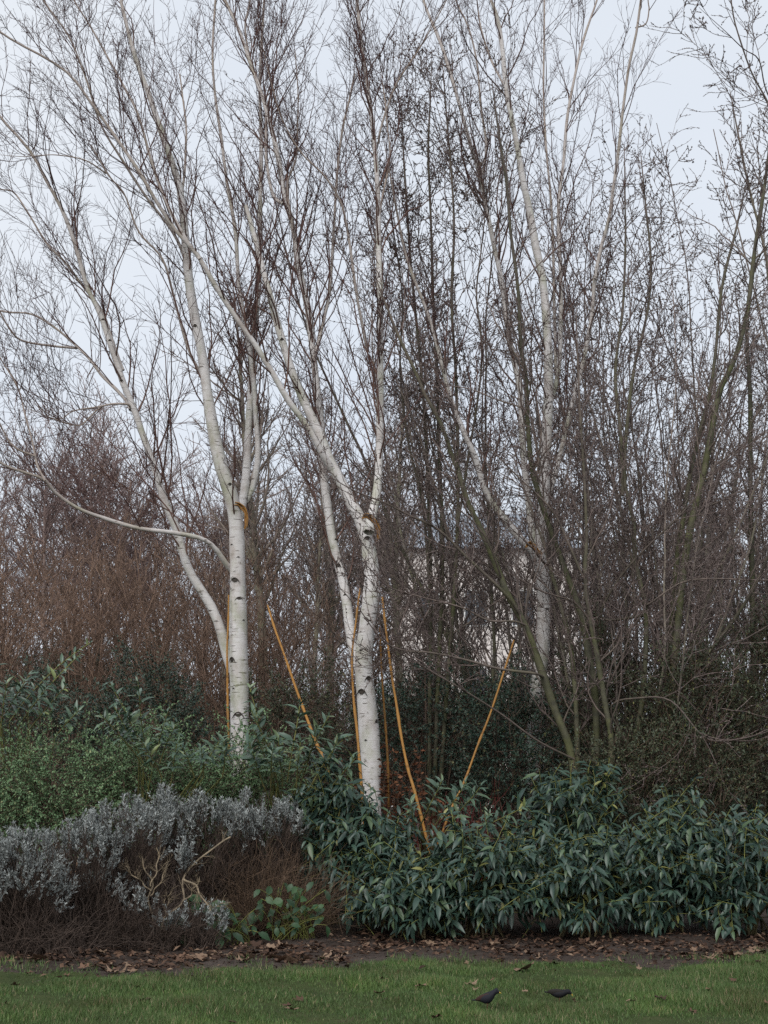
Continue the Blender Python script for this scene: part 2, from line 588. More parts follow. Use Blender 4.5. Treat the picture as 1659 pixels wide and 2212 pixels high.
def cap(g, c, n, r, S=10):
    """a cut face at the end of a stub"""
    n = nrm(np.asarray(n))
    a = nrm(np.cross(n, [0, 1., .2]))
    b = np.cross(n, a)
    th = np.arange(S) * 2 * math.pi / S
    V = np.vstack([c + n * r * .15, c + r * (np.cos(th)[:, None] * a + np.sin(th)[:, None] * b)])
    g.add(V, None, [[0, i + 1, (i + 1) % S + 1] for i in range(S)], np.tile([.5, .01], (S + 1, 1)))


def birch(label, trunk, limbs, scars, dens=1., pull=(0, 0, 0), seed=1, bare_z=3.6, wk=1.):
    global R
    R = np.random.default_rng(seed)
    P, r = stem(*trunk['a'], n=60)
    r = r * np.linspace(1., .85, 60) * wk
    fl = np.clip((P[:, 2] - .0) / .5, 0, 1)
    r = r * (1 + .35 * (1 - fl) ** 2)
    base = np.array([P[0, 0], P[0, 1], 0.0])
    root = tree('birch_tree', label, base, 'white birches in the bed')
    part('trunk', Geo().add(*tubes(P[None], r[None], 14)), M['birch'], root)
    SP, SR, SW = [P], [r], [0.4]
    for L in limbs:
        p, q = stem(*L['a'], ext=L.get('ext', 0), n=44)
        q = q * np.linspace(.95, .72, len(q)) * wk
        g = Geo().add(*tubes(p[None], q[None], 10 if q[0] > .03 else 7))
        if L.get('cut'):
            cap(g, p[-1], p[-1] - p[-2], q[-1])
        part('limb', g, M['birch'], root)
        SP.append(spline(np.column_stack([p, q]), 60)[:, :3])
        SR.append(spline(np.column_stack([p, q]), 60)[:, 3])
        SW.append(L.get('dens', 1.))
    SP, SR = np.array(SP), np.array(SR)
    ln = np.linalg.norm(np.diff(SP, axis=1), axis=2).sum(1)
    pull = np.array(pull)
    n1 = np.round(ln * 5.4 * dens * np.array(SW)).astype(int)
    S, D, L, r0 = spawn(SP, SR, n1, .1, 1., .60, .18, 2.0, .34, .011, .0045, absl=True)
    k = S[:, 2] > bare_z + R.uniform(-.4, .8, len(S))
    S, D, L, r0 = S[k], D[k], L[k], r0[k]
    D = nrm(D * .75 + np.array([0, 0, .5]) + .22 * R.normal(size=D.shape))
    P1, R1 = grow(S, D, L, r0, 9, .15, .10, .30, pull)
    m = inframe(P1); P1, R1 = P1[m], R1[m]
    S, D, L, r0 = spawn(P1, R1, 8, .15, 1., .62, .22, .34, .62, .0048, .0030)
    P2, R2 = grow(S, D, L, r0, 5, .18, .10, .45, pull)
    m = inframe(P2); P2, R2 = P2[m], R2[m]
    S, D, L, r0 = spawn(P2, R2, 3, .15, 1., .7, .22, .45, .8, .0034, .0024)
    P3, R3 = grow(S, D, L, r0, 3, .16, .06, .6, pull)
    m = inframe(P3, .15, .1); P3, R3 = P3[m], R3[m]
    g = Geo().add(*tubes(P1, R1, 4)).add(*tubes(P2, R2, 3)).add(*tubes(P3, R3, 3))
    S, D, L, r0 = spawn(P3, R3, 1, .3, 1., .35, .1, .1, 1)
    g.add(*leaves(BUD, S, D, np.array([[.3, .2, 1.]]), R.uniform(.012, .024, len(S)), .0075))
    part('crown', g, M['birch_twig'], root, 'stuff')
    print('birch twigs', len(P1), len(P2), len(P3))
    # scars: dark eyes with a raised brow on the side of the trunk seen from the lawn
    for (x, y, w, h) in scars:
        d = trunk['a'][1]
        c = W(x, y, d)
        i = np.argmin(np.abs(P[:, 2] - c[2]))
        off = np.clip((c[0] - P[i, 0]) / r[i], -.93, .93)
        rr = r[i]
        a = math.asin(off)
        c = np.array([P[i, 0] + rr * off, P[i, 1] - rr * math.cos(a), c[2]])
        nv = np.array([math.sin(a), -math.cos(a), 0])
        tv = np.array([math.cos(a), math.sin(a), 0])
        hw, hh = w * pxm(d) * .5, h * pxm(d) * .5
        g = Geo()
        uu = np.linspace(-1, 1, 9)
        brow = np.array([c + tv * u * hw * 1.25 + np.array([0, 0, hh * (1 - 1.7 * u * u)]) + nv * (.006 - .010 * u * u) for u in uu])
        g.add(*tubes(brow[None], (hh * .19 * (1 - .75 * uu ** 2))[None], 6))
        th = np.linspace(0, 2 * math.pi, 13)[:-1]
        rim = np.array([c + tv * math.cos(q) * hw * .62 * (1 + .15 * math.sin(3 * q)) + np.array([0, 0, hh * .28 + math.sin(q) * hh * .55]) + nv * .002 for q in th])
        g.add(np.vstack([[c + nv * .010 + np.array([0, 0, hh * .28])], rim]), None, [[0, j + 1, (j + 1) % 12 + 1] for j in range(12)])
        part('branch_scar', g, M['scar'], root)
    return root


A = birch('white birch on the left with a long low limb reaching to the left',
    dict(a=([(516, 1985), (517, 1800), (517, 1605), (518, 1500), (516, 1400), (515, 1300), (513, 1200), (510, 1130), (502, 1085), (492, 1050), (475, 1001), (460, 931), (447, 851), (435, 761), (420, 681), (408, 600), (400, 500), (390, 410), (370, 345), (340, 260), (320, 200), (295, 135), (275, 65), (260, 0)], 18.3, 17.4, 46, 9)),
    [dict(a=([(514, 1120), (524, 1081), (531, 1021), (537, 921), (545, 821), (550, 721), (558, 621), (560, 500), (562, 400), (565, 300), (562, 200), (565, 100), (570, 0)], 18.3, 19.6, 22, 7), ext=1.2, dens=.7),
     dict(a=([(530, 1085), (543, 1061), (556, 990), (552, 900), (546, 800), (528, 690), (515, 600), (508, 500), (490, 400), (478, 300), (465, 200), (460, 110), (465, 0)], 18.45, 19.0, 15, 6), ext=1., dens=.7),
     dict(a=([(502, 1450), (488, 1405), (475, 1355), (450, 1300), (420, 1255), (400, 1215), (380, 1141), (355, 1081), (335, 1011), (310, 941), (290, 881), (270, 836), (255, 791), (235, 736), (215, 676), (187, 621), (168, 550), (145, 480), (125, 435), (100, 390), (75, 340), (40, 295), (0, 250)], 18.35, 17.6, 24, 7), ext=1.5),
     dict(a=([(506, 1237), (490, 1220), (465, 1186), (435, 1164), (375, 1151), (300, 1141), (225, 1119), (165, 1096), (115, 1061), (95, 1036), (40, 1016), (0, 999)], 18.2, 16.9, 13, 7), ext=1., dens=.9),
     dict(a=([(97, 1038), (80, 1005), (70, 950), (52, 890), (35, 830), (0, 770)], 17.0, 17.1, 6, 3), ext=.5, dens=1.3),
     dict(a=([(75, 985), (30, 965), (0, 915)], 17.0, 16.8, 5, 3), ext=.6, dens=1.2),
     dict(a=([(282, 880), (272, 873), (225, 876), (195, 901), (170, 919), (120, 906)], 18.0, 17.6, 6, 3), ext=.4, dens=1.5),
     dict(a=([(228, 876), (160, 888), (130, 905), (100, 890)], 17.8, 17.2, 4, 2.5), ext=.3, dens=1.5),
     dict(a=([(282, 885), (272, 866), (250, 841), (220, 811), (195, 776), (165, 746), (115, 706), (65, 678), (0, 671)], 18., 18.9, 9, 5), ext=1., dens=.8),
     dict(a=([(168, 752), (100, 746), (50, 736), (25, 716), (0, 676)], 18.6, 18.2, 6, 4), ext=.5, dens=1.1),
     dict(a=([(266, 800), (240, 730), (218, 670), (180, 618), (140, 565), (100, 525), (60, 460), (30, 415), (0, 408)], 18.0, 18.9, 9, 4), ext=.5, dens=.8),
     dict(a=([(392, 420), (402, 330), (398, 230), (387, 160)], 17.8, 18.4, 7, 4), cut=1),
     dict(a=([(412, 640), (398, 560), (372, 500), (320, 430), (268, 350), (218, 270), (185, 170), (150, 80), (95, 0)], 18.0, 17.0, 9, 4), ext=1.),
     dict(a=([(455, 905), (445, 830), (410, 760), (375, 640), (350, 560), (300, 500), (270, 420), (235, 380), (195, 312)], 18.1, 17.0, 8, 4), cut=1),
     dict(a=([(230, 375), (180, 345), (120, 335), (40, 338)], 17.2, 16.8, 4, 2), ext=.3),
     ],
    [(512, 1262, 20, 14), (521, 1300, 15, 9), (505, 1430, 16, 14), (518, 1548, 22, 16), (504, 1062, 12, 9), (463, 943, 12, 8), (434, 735, 10, 10), (530, 1345, 6, 5), (508, 1490, 6, 5), (506, 1185, 7, 4), (520, 1212, 8, 4)],
    1.0, (-.035, 0, .02), 3)

B = birch('white birch in the middle forking low into two heavy stems',
    dict(a=([(800, 2010), (800, 1800), (800, 1650), (793, 1524), (786, 1439), (790, 1383), (801, 1299), (804, 1243), (797, 1190), (791, 1160), (775, 1117), (754, 1081), (735, 1040), (708, 990), (690, 940), (652, 856), (626, 786), (605, 716), (580, 625), (560, 550), (546, 500), (530, 445)], 17.6, 18.2, 48, 11)),
    [dict(a=([(797, 1150), (803, 1117), (808, 1095), (814, 1065), (818, 1000), (820, 871), (822, 671), (818, 500), (815, 400), (807, 300), (795, 200), (782, 100), (772, 0)], 17.6, 18.6, 24, 9), ext=1.5),
     dict(a=([(785, 1475), (773, 1435), (760, 1390), (750, 1310), (738, 1240), (720, 1171), (706, 1075), (697, 996), (694, 921), (685, 846), (675, 761), (665, 671), (650, 600), (635, 500), (615, 420), (600, 330), (580, 250), (565, 200), (545, 150), (525, 90), (505, 40), (485, 0)], 17.8, 19.0, 25, 9), ext=1.4),
     dict(a=([(715, 1010), (696, 981), (665, 921), (627, 871), (590, 806), (550, 741), (510, 686), (465, 618), (425, 550), (380, 500), (340, 440), (300, 370), (250, 295), (200, 225), (150, 160), (80, 115), (0, 70)], 17.7, 16.3, 16, 6), ext=1.5),
     dict(a=([(676, 780), (690, 730), (700, 690), (714, 621), (720, 500), (727, 400), (740, 280), (755, 210), (766, 160)], 18.3, 18.8, 9, 6), cut=1),
     dict(a=([(818, 310), (820, 288), (838, 230), (860, 175), (895, 120), (930, 65), (960, 10)], 18.2, 17.6, 6, 3), ext=.8),
     dict(a=([(818, 470), (832, 400), (842, 330), (836, 260), (828, 195)], 18.2, 18.5, 6, 4), dens=1.2, ext=.3),
     dict(a=([(432, 560), (395, 505), (360, 440), (330, 360), (300, 250), (270, 190), (230, 120), (190, 50), (160, 0)], 17., 17.6, 10, 4), ext=1.),
     dict(a=([(640, 585), (634, 500), (620, 400), (640, 340), (644, 240), (638, 110)], 18.6, 18.0, 7, 3), cut=1, dens=.7),
     dict(a=([(795, 760), (770, 640), (755, 520), (738, 440), (700, 380), (650, 330), (610, 260), (590, 190)], 18.2, 17.2, 8, 3), ext=.8, dens=1.2),
     dict(a=([(612, 440), (590, 420), (575, 330), (572, 230), (545, 140), (530, 60), (540, 0)], 18.8, 19.4, 9, 5), ext=1.2, dens=.5),
     ],
    [(793, 1160, 17, 13), (796, 1468, 16, 14), (781, 1498, 22, 18), (813, 1560, 9, 12), (808, 1232, 14, 8), (604, 713, 10, 10), (641, 830, 8, 8), (822, 1183, 7, 6), (779, 1405, 9, 6), (800, 1340, 7, 4), (790, 1600, 7, 5)],
    1.05, (-.02, 0, .02), 4)

# the thinner left stem of the middle birch carries an eye of its own; see the limb list
C = birch('white birch on the right half hidden behind olive green sallow stems',
    dict(a=([(1152, 1960), (1155, 1700), (1156, 1580), (1160, 1485), (1171, 1405), (1175, 1330), (1174, 1255), (1168, 1200), (1170, 1150), (1176, 1096), (1180, 971), (1185, 846), (1181, 721), (1172, 610), (1155, 525), (1145, 460), (1130, 390), (1120, 325), (1105, 250), (1095, 200), (1085, 100), (1075, 40), (1060, 0)], 19.4, 19.0, 40, 9)),
    [dict(a=([(1165, 1225), (1150, 1190), (1139, 1181), (1100, 1136), (1064, 1086), (1044, 1046), (1029, 991), (1004, 936), (974, 861), (950, 771), (930, 696), (908, 636), (880, 560), (860, 470)], 19.3, 18.6, 22, 7), ext=1.),
     dict(a=([(1166, 1200), (1152, 1165), (1139, 1071), (1129, 971), (1124, 846), (1114, 796), (1100, 721), (1085, 610), (1069, 540), (1050, 450), (1035, 375), (1015, 310), (995, 235), (975, 165), (955, 100), (930, 40), (915, 0)], 19.5, 20., 18, 8), ext=1.4),
     dict(a=([(1186, 880), (1200, 830), (1207, 780), (1211, 690), (1212, 600), (1208, 500), (1208, 425), (1217, 350), (1225, 250), (1245, 150), (1260, 90), (1280, 30), (1290, 0)], 19.3, 20.2, 13, 6), ext=1.2),
     dict(a=([(1180, 1090), (1205, 1000), (1230, 896), (1262, 771), (1280, 680), (1285, 610), (1300, 530), (1315, 475), (1325, 400), (1335, 325), (1345, 240), (1360, 140), (1375, 75), (1385, 0)], 19.3, 18.4, 13, 7), ext=1.2, dens=.6),
     dict(a=([(1200, 800), (1199, 700), (1196, 560), (1190, 445), (1180, 320), (1175, 200), (1175, 100), (1175, 0)], 19.5, 21, 8, 5), ext=1., dens=.7),
     dict(a=([(1372, 60), (1395, 50), (1403, 20), (1400, 0)], 18.5, 18.4, 4, 3), ext=.6, dens=.5),
     dict(a=([(1038, 390), (1050, 320), (1040, 230), (1030, 140), (1012, 60), (985, 0)], 20., 20.5, 8, 4), ext=1.),
     dict(a=([(1112, 290), (1100, 210), (1060, 130), (1040, 60), (1030, 0)], 19.2, 19.8, 7, 4), ext=1.),
     ],
    [(1150, 1300, 8, 6), (1177, 1320, 9, 6), (1166, 1440, 9, 8), (1125, 600, 8, 7), (1186, 880, 7, 7)],
    .8, (0, 0, .03), 5, wk=.96)


def limb_scar(root, x, y, d, w, h):
    """an eye on a limb, seen face on"""
    c = W(x, y, d)
    g = Geo()
    uu = np.linspace(-1, 1, 9)
    hw, hh = w * pxm(d) * .5, h * pxm(d) * .5
    nv = nrm(np.array([0, -1., .1]))
    g.add(*tubes(np.array([c + np.array([u * hw, .02 * u * u, hh * (.6 - 1.3 * u * u)]) for u in uu])[None], (hh * .35 * (1 - .7 * uu ** 2))[None], 6))
    th = np.linspace(0, 2 * math.pi, 11)[:-1]
    g.add(np.vstack([[c + nv * .012], [c + np.array([math.cos(q) * hw * .6, .008, math.sin(q) * hh * .6]) for q in th]]), None, [[0, j + 1, (j + 1) % 10 + 1] for j in range(10)])
    part('branch_scar', g, M['scar'], root)


for (x, y, d, w, h) in [(731, 1222, 17.80, 12, 12), (726, 1165, 17.86, 8, 6), (745, 1285, 17.78, 8, 6)]:
    limb_scar(B, x, y, d, w, h)
for (x, y, d, w, h) in [(237, 735, 17.78, 9, 6), (222, 690, 17.74, 9, 6), (262, 822, 17.83, 9, 7), (336, 1010, 17.94, 7, 5)]:
    limb_scar(A, x, y, d, w, h)

# ------------------------------------------------------------------ sallows: olive multi-stemmed shrubs with budded twigs, right half
def sallow(label, base, stems, dens, seed, extra=0, h=8.5, spread=.30, group=None, rad=.035, clip=True, mat='sallow', pull=(0, 0, 0), twig=1., bud=1., name='sallow_shrub', n2=6, n3=2, cling=False):
    global R
    R = np.random.default_rng(seed)
    root = thing(name, label, 'shrub', base, group)
    SP, SR = [], []
    for s in stems:
        p, q = stem(*s['a'], ext=s.get('ext', .8), n=40)
        q = q * .78
        SP.append(p); SR.append(q)
    if extra:
        az = R.uniform(0, 6.283, extra)
        sl = R.uniform(.05, spread, extra)
        D = np.stack([np.cos(az) * sl, np.sin(az) * sl * .7, np.ones(extra)], 1)
        S = np.asarray(base)[None] + np.stack([np.cos(az) * .15, np.sin(az) * .15, np.full(extra, -.05)], 1)
        p, q = grow(S, D, R.uniform(.65, 1.05, extra) * h, rad * R.uniform(.6, 1.1, extra), 40, .045, .004, .16)
        SP += list(p); SR += list(q)
    for p, q in zip(SP, SR):
        part('stem', Geo().add(*tubes(p[None], q[None], 8)), M[mat], root)
    SP, SR = np.array(SP), np.array(SR)
    ln = np.linalg.norm(np.diff(SP, axis=1), axis=2).sum(1)
    pull = np.array(pull)
    S, D, L, r0 = spawn(SP, SR, np.round(ln * 3.9 * dens).astype(int), .20 if clip else .30, .99, .58, .2, 1.6, .45, .012, .005, absl=True)
    P1, R1 = grow(S, D, L, r0, 9, .15, .085, .35, pull)
    if clip:
        m = inframe(P1); P1, R1 = P1[m], R1[m]
    S, D, L, r0 = spawn(P1, R1, n2, .1, 1., .78, .24, .45, .65, .0066, .0044)
    P2, R2 = grow(S, D, L * twig, r0, 6, .18, .08, .5, pull)
    if clip:
        m = inframe(P2); P2, R2 = P2[m], R2[m]
    S, D, L, r0 = spawn(P2, R2, n3, .1, 1., .8, .24, .5, .8, .0046, .0034)
    P3, R3 = grow(S, D, L * twig, r0, 3, .18, .07, .7, pull)
    g = Geo().add(*tubes(P1, R1, 4)).add(*tubes(P2, R2, 3)).add(*tubes(P3, R3, 3))
    part('crown', g, M[mat], root, 'stuff')
    if bud:
        b = []
        for (P_, R_, n) in ((P1, R1, 8), (P2, R2, 9), (P3, R3, 5)):
            if clip:
                m = inframe(P_, .05, .05); P_, R_ = P_[m], R_[m]
            b.append(spawn(P_, R_, max(1, int(n * bud)), .15, 1., .4, .15, .1, 1))
        S, D, L, r0 = merge_lists(*b)
        g = Geo().add(*leaves(BUD, S, D, np.array([[.3, .2, 1.]]), R.uniform(.020, .042, len(S)), R.uniform(.012, .019, len(S))))
        part('bud', g, M['sallow_bud'], root, 'stuff')
    if cling:
        S, D, L, r0 = spawn(P2, R2, 2, .1, 1., 1.2, .3, .1, 1)
        k = (S[:, 2] > 5.2) & (np.sin(S[:, 0] * 7 + 1) + np.sin(S[:, 2] * 5) + R.normal(0, .7, len(S)) > .1)
        S = S[k]
        D = R.normal(size=S.shape) * .6 + np.array([0, 0, -1.])
        part('foliage', Geo().add(*leaves(SMALL, S, D, R.normal(size=S.shape), R.uniform(.035, .065, len(S)), R.uniform(.02, .036, len(S)))), M['cling'], root, 'stuff')
    print('sallow', label[:30], len(P1), len(P2), len(P3))
    return root


def gbase(px, D):
    x = GX(px, D)
    return (x, D, float(gz(x, D)))


SA = sallow('olive green sallow with arching stems crossing in front of the right birch', gbase(1290, 18.2), [
    dict(a=([(1265, 1900), (1235, 1640), (1200, 1540), (1160, 1420), (1135, 1350), (1100, 1290), (1072, 1221), (1040, 1146), (1010, 1086), (990, 1021), (970, 971), (955, 921), (920, 856), (895, 796), (860, 721)], 18.2, 17.4, 24, 8)),
    dict(a=([(1320, 1900), (1320, 1615), (1305, 1515), (1290, 1415), (1275, 1330), (1265, 1240), (1267, 1165), (1262, 1050), (1255, 930), (1250, 800)], 18.0, 17.8, 19, 5)),
    dict(a=([(1292, 1900), (1287, 1535), (1270, 1415), (1255, 1330), (1228, 1255), (1199, 1171), (1175, 1101), (1152, 1021), (1141, 921), (1137, 821), (1125, 746), (1118, 621), (1102, 500), (1095, 400), (1080, 300)], 18.3, 18.2, 22, 7)),
    dict(a=([(1255, 1900), (1240, 1465), (1215, 1315), (1192, 1240), (1172, 1170), (1150, 1110)], 18.5, 18.9, 16, 6)),
    dict(a=([(1172, 1462), (1155, 1455), (1080, 1445), (1005, 1425), (930, 1410), (870, 1405), (830, 1385), (790, 1335)], 18.0, 16.6, 9, 3), ext=.3),
    dict(a=([(1135, 1350), (1110, 1342), (1055, 1340), (995, 1312), (905, 1288), (840, 1268), (800, 1230)], 17.9, 16.8, 6, 3), ext=.3),
    dict(a=([(1122, 1325), (1094, 1285), (1014, 1210), (950, 1146), (880, 1111), (830, 1086), (770, 1062)], 17.9, 16.9, 10, 4), ext=.4),
    dict(a=([(1240, 1640), (1160, 1600), (1080, 1540), (1000, 1490), (930, 1450), (880, 1410), (850, 1340)], 18.0, 16.8, 6, 3), ext=.4),
    dict(a=([(1262, 1250), (1230, 1180), (1190, 1100), (1120, 1030), (1060, 970), (1000, 900)], 17.8, 17.2, 7, 3), ext=.5),
], .85, 21)
SB = sallow('tall olive sallow with two close parallel stems near the right edge', gbase(1455, 18.6), [
    dict(a=([(1450, 1900), (1455, 1500), (1475, 1241), (1495, 1121), (1520, 1021), (1540, 921), (1555, 846), (1590, 771), (1615, 671), (1628, 550), (1645, 440), (1659, 340)], 18.6, 18.0, 24, 9)),
    dict(a=([(1438, 1900), (1442, 1500), (1460, 1241), (1480, 1100), (1500, 980), (1530, 860), (1545, 760), (1560, 620), (1590, 500)], 18.8, 19.2, 18, 7)),
    dict(a=([(1420, 1900), (1370, 1655), (1388, 1515), (1395, 1365), (1390, 1290), (1372, 1215), (1368, 1120), (1350, 1040), (1355, 921), (1370, 796), (1385, 731), (1400, 660), (1405, 560), (1395, 450)], 18.4, 18.8, 16, 6)),
    dict(a=([(1345, 1071), (1340, 930), (1330, 800), (1345, 660), (1352, 520), (1350, 425)], 18.8, 19.4, 11, 5)),
    dict(a=([(1470, 1560), (1490, 1465), (1555, 1380), (1610, 1300), (1650, 1225), (1690, 1120)], 18.3, 17.6, 13, 7)),
    dict(a=([(1392, 1310), (1410, 1300), (1470, 1260), (1530, 1250), (1659, 1253), (1720, 1240)], 18.4, 17.6, 6, 3)),
    dict(a=([(1375, 1640), (1320, 1530), (1380, 1508), (1450, 1515), (1520, 1590), (1570, 1600), (1659, 1580)], 18.2, 17.0, 6, 3)),
    dict(a=([(1398, 1330), (1300, 1335), (1330, 1260), (1400, 1180), (1480, 1100)], 18.6, 18.0, 8, 4)),
], .8, 22)
SD = sallow('straight dark olive sallow cut by the right edge of the picture', gbase(1640, 19.4), [
    dict(a=([(1630, 1900), (1625, 1300), (1622, 1021), (1620, 850), (1612, 720), (1625, 600), (1640, 470), (1655, 380)], 19.4, 19.8, 17, 6)),
    dict(a=([(1650, 1900), (1690, 1300), (1700, 1021), (1690, 850), (1670, 720), (1655, 560), (1620, 420), (1600, 320)], 19.3, 19.0, 15, 6)),
    dict(a=([(1720, 500), (1690, 300), (1659, 220), (1620, 150), (1590, 60), (1580, 0)], 19.0, 18.4, 7, 4)),
    dict(a=([(1730, 330), (1659, 205), (1640, 130), (1600, 100)], 19.0, 18.4, 5, 3)),
], .5, 23)
PR = [sallow('x', (0, 0, 0), [], .58, 24, extra=14, h=11.0, spread=.42, rad=.034, clip=False, mat='sallow_hazed', n3=1),
      sallow('x', (0, 0, 0), [], .58, 25, extra=13, h=10.8, spread=.44, rad=.032, clip=False, mat='sallow_hazed', n3=1)]
for k, (px, D, sc, lab) in enumerate([
    (1120, 20.9, 1.0, 'pale grey sallow standing behind the right birch'),
    (1330, 20.6, .98, 'dense budded sallow filling the gap right of the right birch'),
    (1530, 21.2, .98, 'thin upright sallow rising behind the parallel stems'),
    (1350, 18.9, .82, 'budded sallow standing just right of the right birch'),
    (1690, 21.4, .95, 'budded sallow at the back cut by the right edge')]):
    o = PR[k] if k < 2 else copy_tree(PR[k % 2])
    x = GX(px, D)
    o.location = (x, D, float(gz(x, D)))
    o.rotation_euler = (0, 0, k * 2.1)
    o.scale = (sc, sc, sc)
    tag(o, lab, 'shrub', 'sallows at the back')
SC_ = sallow('twiggy sallow close right of the middle birch holding dry dark leaves high up', gbase(930, 19.6), [
    dict(a=([(925, 1900), (928, 1500), (930, 1200), (920, 950), (905, 760), (890, 600), (880, 450), (872, 330)], 19.6, 19.8, 13, 5)),
    dict(a=([(935, 1900), (945, 1500), (955, 1200), (950, 1000), (945, 820), (935, 640), (930, 480), (925, 330), (930, 220)], 19.6, 20.2, 14, 5)),
    dict(a=([(940, 1900), (965, 1500), (985, 1200), (990, 1000), (985, 800), (975, 650), (980, 500), (975, 380), (965, 250)], 19.7, 19.4, 13, 5)),
    dict(a=([(930, 1300), (915, 1100), (880, 950), (865, 800), (870, 650), (852, 520)], 19.6, 19.0, 9, 4)),
    dict(a=([(985, 1150), (1010, 1000), (1030, 880), (1040, 760), (1030, 640), (1040, 540)], 19.6, 19.2, 8, 4))], 1.0, 28, cling=True)

# ------------------------------------------------------------------ the wood and thicket behind: a few kinds, each plant a thing of its own
def bare_proto(name, label, cat, group, mat, nst, h, spread, rad, seed, n1, l1, n2, n3, a1=.65, up=.06, trunk=False, r2=.005, r3=.0036):
    global R
    R = np.random.default_rng(seed)
    root = thing(name, label, cat, (0, 0, 0), group)
    az = R.uniform(0, 6.283, nst)
    sl = R.uniform(.05, spread, nst) if not trunk else np.zeros(nst)
    D = np.stack([np.cos(az) * sl, np.sin(az) * sl, np.ones(nst)], 1)
    S = np.stack([np.cos(az) * .18 * (not trunk), np.sin(az) * .18 * (not trunk), np.full(nst, -.1)], 1)
    P, Rr = grow(S, D, R.uniform(.7, 1., nst) * h, rad * R.uniform(.7, 1.1, nst), 24, .05 if not trunk else .03, .01, .12)
    for p, q in zip(P, Rr):
        part('trunk' if trunk else 'stem', Geo().add(*tubes(p[None], q[None], 7)), mat, root)
    S, D, L, r0 = spawn(P, Rr, n1, .15 if not trunk else .40, .99, a1, .2, l1, .5, .03, .006, absl=True)
    P1, R1 = grow(S, D, L, r0, 9, .10, up, .25)
    S, D, L, r0 = spawn(P1, R1, n2, .1, 1., .65, .2, .42, .6, .010, r2)
    P2, R2 = grow(S, D, L, r0, 5, .15, up, .5)
    S, D, L, r0 = spawn(P2, R2, n3, .1, 1., .65, .2, .5, .8, .006, r3)
    P3, R3 = grow(S, D, L, r0, 3, .17, up, .7)
    part('crown', Geo().add(*tubes(P1, R1, 4)).add(*tubes(P2, R2, 3)).add(*tubes(P3, R3, 3)), mat, root, 'stuff')
    print(label[:34], len(P1), len(P2), len(P3))
    return root


def scatter(protos, spots):
    """spots: (pixel x, distance, scale, kind)"""
    used = set()
    for k, (px, D, sc, kind) in enumerate(spots):
        o = protos[kind] if kind not in used else copy_tree(protos[kind])
        used.add(kind)
        x = GX(px, D)
        o.location = (x, D, float(gz(x, D)))
        o.rotation_euler = (0, 0, (k * 2.399) % 6.283)
        o.scale = (sc, sc, sc)


LBL = 'bare orange-brown many-stemmed shrub in the thicket left of the middle birch'
GRP = 'orange-brown shrubs of the left thicket'
thk = [bare_proto('bare_shrub', LBL, 'shrub', GRP, M['orange_twig'], 16, 6.0, .24, .020, 41, 14, 1.3, 5, 3),
       bare_proto('bare_shrub', LBL, 'shrub', GRP, M['orange_twig'], 13, 6.4, .30, .022, 42, 14, 1.4, 5, 3)]
sp = []
rr = random.Random(4)
for i in range(12):
    sp.append((-90 + i * 68 + rr.uniform(-25, 25), rr.uniform(22, 27), rr.uniform(.8, 1.06) * (1.0 if i < 8 else .85), i % 2))
scatter(thk, sp)

LBL = 'bare purple-brown tree of the wood showing above the left thicket'
GRP = 'purple-brown trees above the left thicket'
far = [bare_proto('bare_tree', LBL, 'tree', GRP, M['purple_twig'], 1, 11.5, .1, .16, 43, 54, 3.2, 9, 4, .8, .05, True, .010, .008),
       bare_proto('bare_tree', LBL, 'tree', GRP, M['purple_twig'], 1, 11.0, .1, .14, 44, 54, 3.4, 9, 4, .75, .07, True, .010, .008)]
scatter(far, [(120, 44, 1.22, 0), (215, 46, 1.27, 1), (320, 47, 1.25, 0), (30, 48, 1.15, 1), (430, 48, 1.1, 1), (530, 50, 1.1, 0), (620, 50, 1.1, 1), (-60, 46, 1.15, 0), (265, 52, 1.38, 0), (160, 54, 1.3, 1), (380, 54, 1.2, 0), (700, 52, 1.15, 0), (770, 50, 1.1, 1)])

LBL = 'slender bare grey tree of the wood behind the birches and sallows'
GRP = 'slender grey trees behind the sallows'
gr = [bare_proto('slender_tree', LBL, 'tree', GRP, M['grey_twig'], 1, 9.8, .1, .105, 45, 44, 2.0, 8, 4, .7, .06, True, .007, .0055),
      bare_proto('slender_tree', LBL, 'tree', GRP, M['grey_twig'], 1, 9.4, .1, .085, 46, 44, 2.1, 8, 4, .6, .09, True, .007, .0055)]
sp = []
for i, px in enumerate([848, 1060, 1215, 1260, 1310, 1430, 1500, 1560, 1630, 1700, 575, 650, 725, 775, 480]):
    sp.append((px + rr.uniform(-12, 12), rr.uniform(25, 33), rr.uniform(.95, 1.12) * (1 if i < 10 else 1.1), i % 2))
scatter(gr, sp)

LBL = 'bare grey-brown undergrowth shrub between the trunks behind the birches'
GRP = 'grey-brown undergrowth behind the birches'
un = [bare_proto('undergrowth_shrub', LBL, 'shrub', GRP, M['grey_twig'], 12, 3.6, .38, .015, 47, 12, 1.1, 5, 3),
      bare_proto('undergrowth_shrub', LBL, 'shrub', GRP, M['brown_twig'], 12, 3.8, .40, .015, 48, 12, 1.1, 5, 3)]
sp = []
for i in range(13):
    sp.append((560 + i * 92 + rr.uniform(-25, 25), rr.uniform(21.5, 26), rr.uniform(.8, 1.) * (1.25 if 3 <= i <= 6 else 1), i % 2))
scatter(un, sp)

# far building seen through the stems
D0 = 62.0
bl = thing('distant_building', 'pale building with a slate grey roof glimpsed through the stems behind the middle birch', 'building', (GX(1030, D0), D0 + 4, 0))
x0, x1, ztop = GX(846, D0), GX(1250, D0), float(W(900, 1186, D0)[2])


